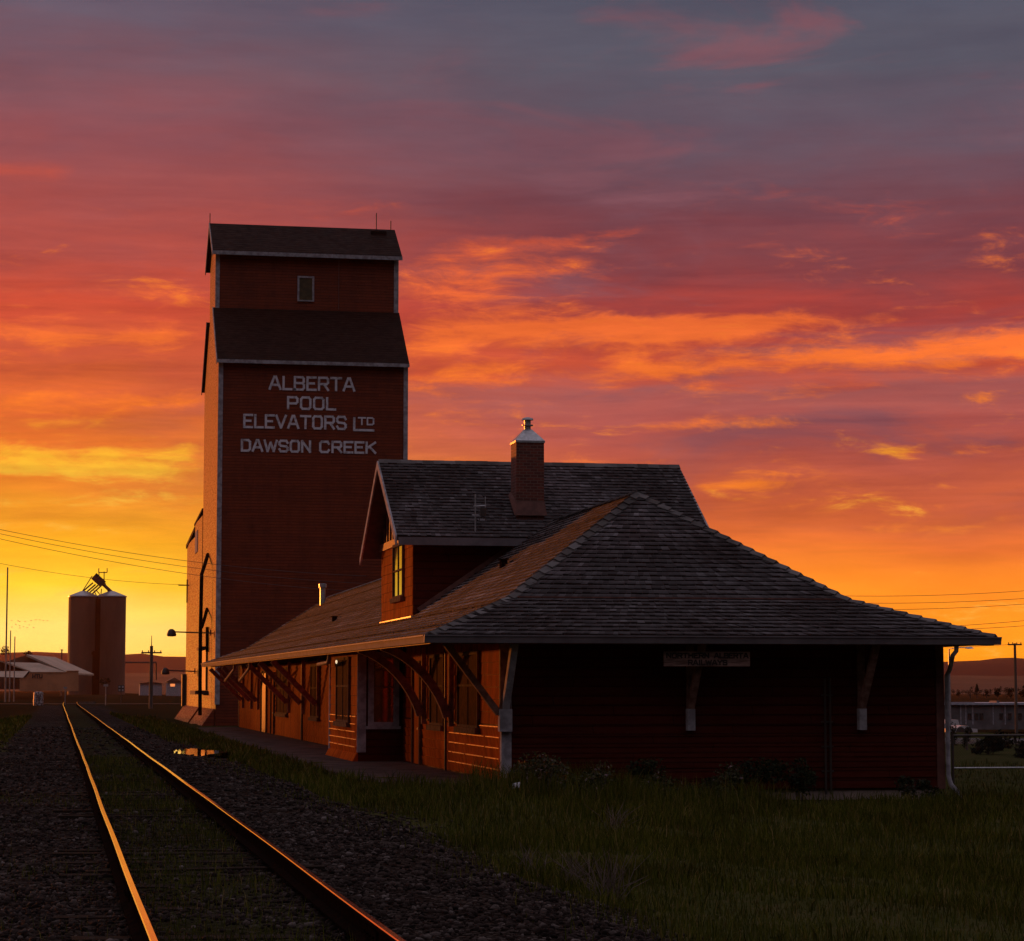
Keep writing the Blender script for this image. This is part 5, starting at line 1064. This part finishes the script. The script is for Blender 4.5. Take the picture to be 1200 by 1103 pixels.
# ---------------------------------------------------------------- overhead wires
def wire(pa, pb, Ya, Yb, lab, rad=.012, ext=1.6, sag=.35):
    A = atY(*pa, Ya); B = atY(*pb, Yb); d = B - A; A2 = A - d * .25; B2 = B + d * (ext - 1) if ext > 1 else B
    pts = []
    for i in range(25): t = i / 24; P = A2.lerp(B2, t); P.z -= sag * 4 * t * (1 - t); pts.append(P)
    k = MB(); k.tube(pts, rad, 5); tag(k.build('power_line', m_dark), lab, 'wire', 'overhead power lines')
wire((0, 616), (218, 646), 118, 124, 'topmost of the overhead wires crossing in front of the elevator', ext=2.1, sag=.5)
wire((0, 621), (218, 653), 118, 124, 'second overhead wire crossing in front of the elevator', ext=2.1, sag=.5)
wire((0, 627), (218, 661), 118, 124, 'third overhead wire crossing in front of the elevator', ext=2.1, sag=.5)
ia = atX(221, 686, X0); wire((0, 655.5), (220, 685.5), 150, ia.y, 'lowest left overhead wire ending at the elevator wall bracket', ext=1.0, sag=.4)
for (ya, yb_, lab) in ((694, 688, 'topmost overhead wire above the right end of the station roof'), (702, 697, 'second overhead wire above the right end of the station roof'), (710, 703.5, 'third overhead wire above the right end of the station roof'), (734, 723, 'steepest thin overhead wire near the right eave'), (735, 729, 'lowest thin overhead wire near the right eave')):
    wire((960, ya), (1200, yb_), 230, 220, lab, .022, 1.3, .6)
wire((1080, 757), (1189, 755), 300, 215, 'thin wire running to the crossarm of the right utility pole', .02, 1.0, .2)
# flock of birds
bme = MB(); bme.add([(-.28, 0, .1), (-.05, .05, 0), (0, .16, 0), (.05, .05, 0), (.28, 0, .1), (0, -.22, 0), (0, 0, -.05), (0, 0, .04)], [(0, 1, 6), (1, 5, 6), (5, 3, 6), (3, 4, 6), (0, 7, 1), (1, 7, 5), (5, 7, 3), (3, 7, 4), (1, 2, 7), (2, 3, 7), (1, 6, 2), (2, 6, 3)])
bm2 = bpy.data.meshes.new('bird'); bm2.from_pydata(bme.v, [], bme.f); bm2.materials.append(m_dark)
for px, py in ((13.5, 727.5), (21, 727.7), (23, 728.5), (29.5, 728.3), (36.5, 727.6), (42, 726.6), (46.5, 726.5), (51, 727.4), (55.5, 727.5), (18.5, 732), (23, 733.5), (14, 735), (27.5, 734.6), (32, 735.6), (34.5, 732.5), (39.5, 735.5), (23.5, 736)):
    o = bpy.data.objects.new('bird', bm2); col.objects.link(o); o.location = atY(px, py, 420 + rng.uniform(-20, 20)); o.rotation_euler = (0, rng.uniform(-.4, .4), rng.uniform(0, 6)); o.scale = (1.0,) * 3
    tag(o, 'tiny dark bird flying in the flock left of the silos', 'bird', 'flock of birds left of the silos')

# ---------------------------------------------------------------- evening haze
HAZE = 4.4e-5
if HAZE:
    k = MB(); k.box(-5200, 6800, -80, 5400, -6, 92); M = bpy.data.materials.new('evening_haze'); M.use_nodes = True; M.node_tree.nodes.clear(); T = NT(M.node_tree)
    pv = T.n.new('ShaderNodeVolumePrincipled'); pv.inputs['Color'].default_value = (1, .48, .24, 1); pv.inputs['Density'].default_value = HAZE; pv.inputs['Anisotropy'].default_value = .84
    om = T.n.new('ShaderNodeOutputMaterial'); T.l.new(pv.outputs[0], om.inputs['Volume'])
    hzo = k.build('haze', M); tag(hzo, kind='stuff')
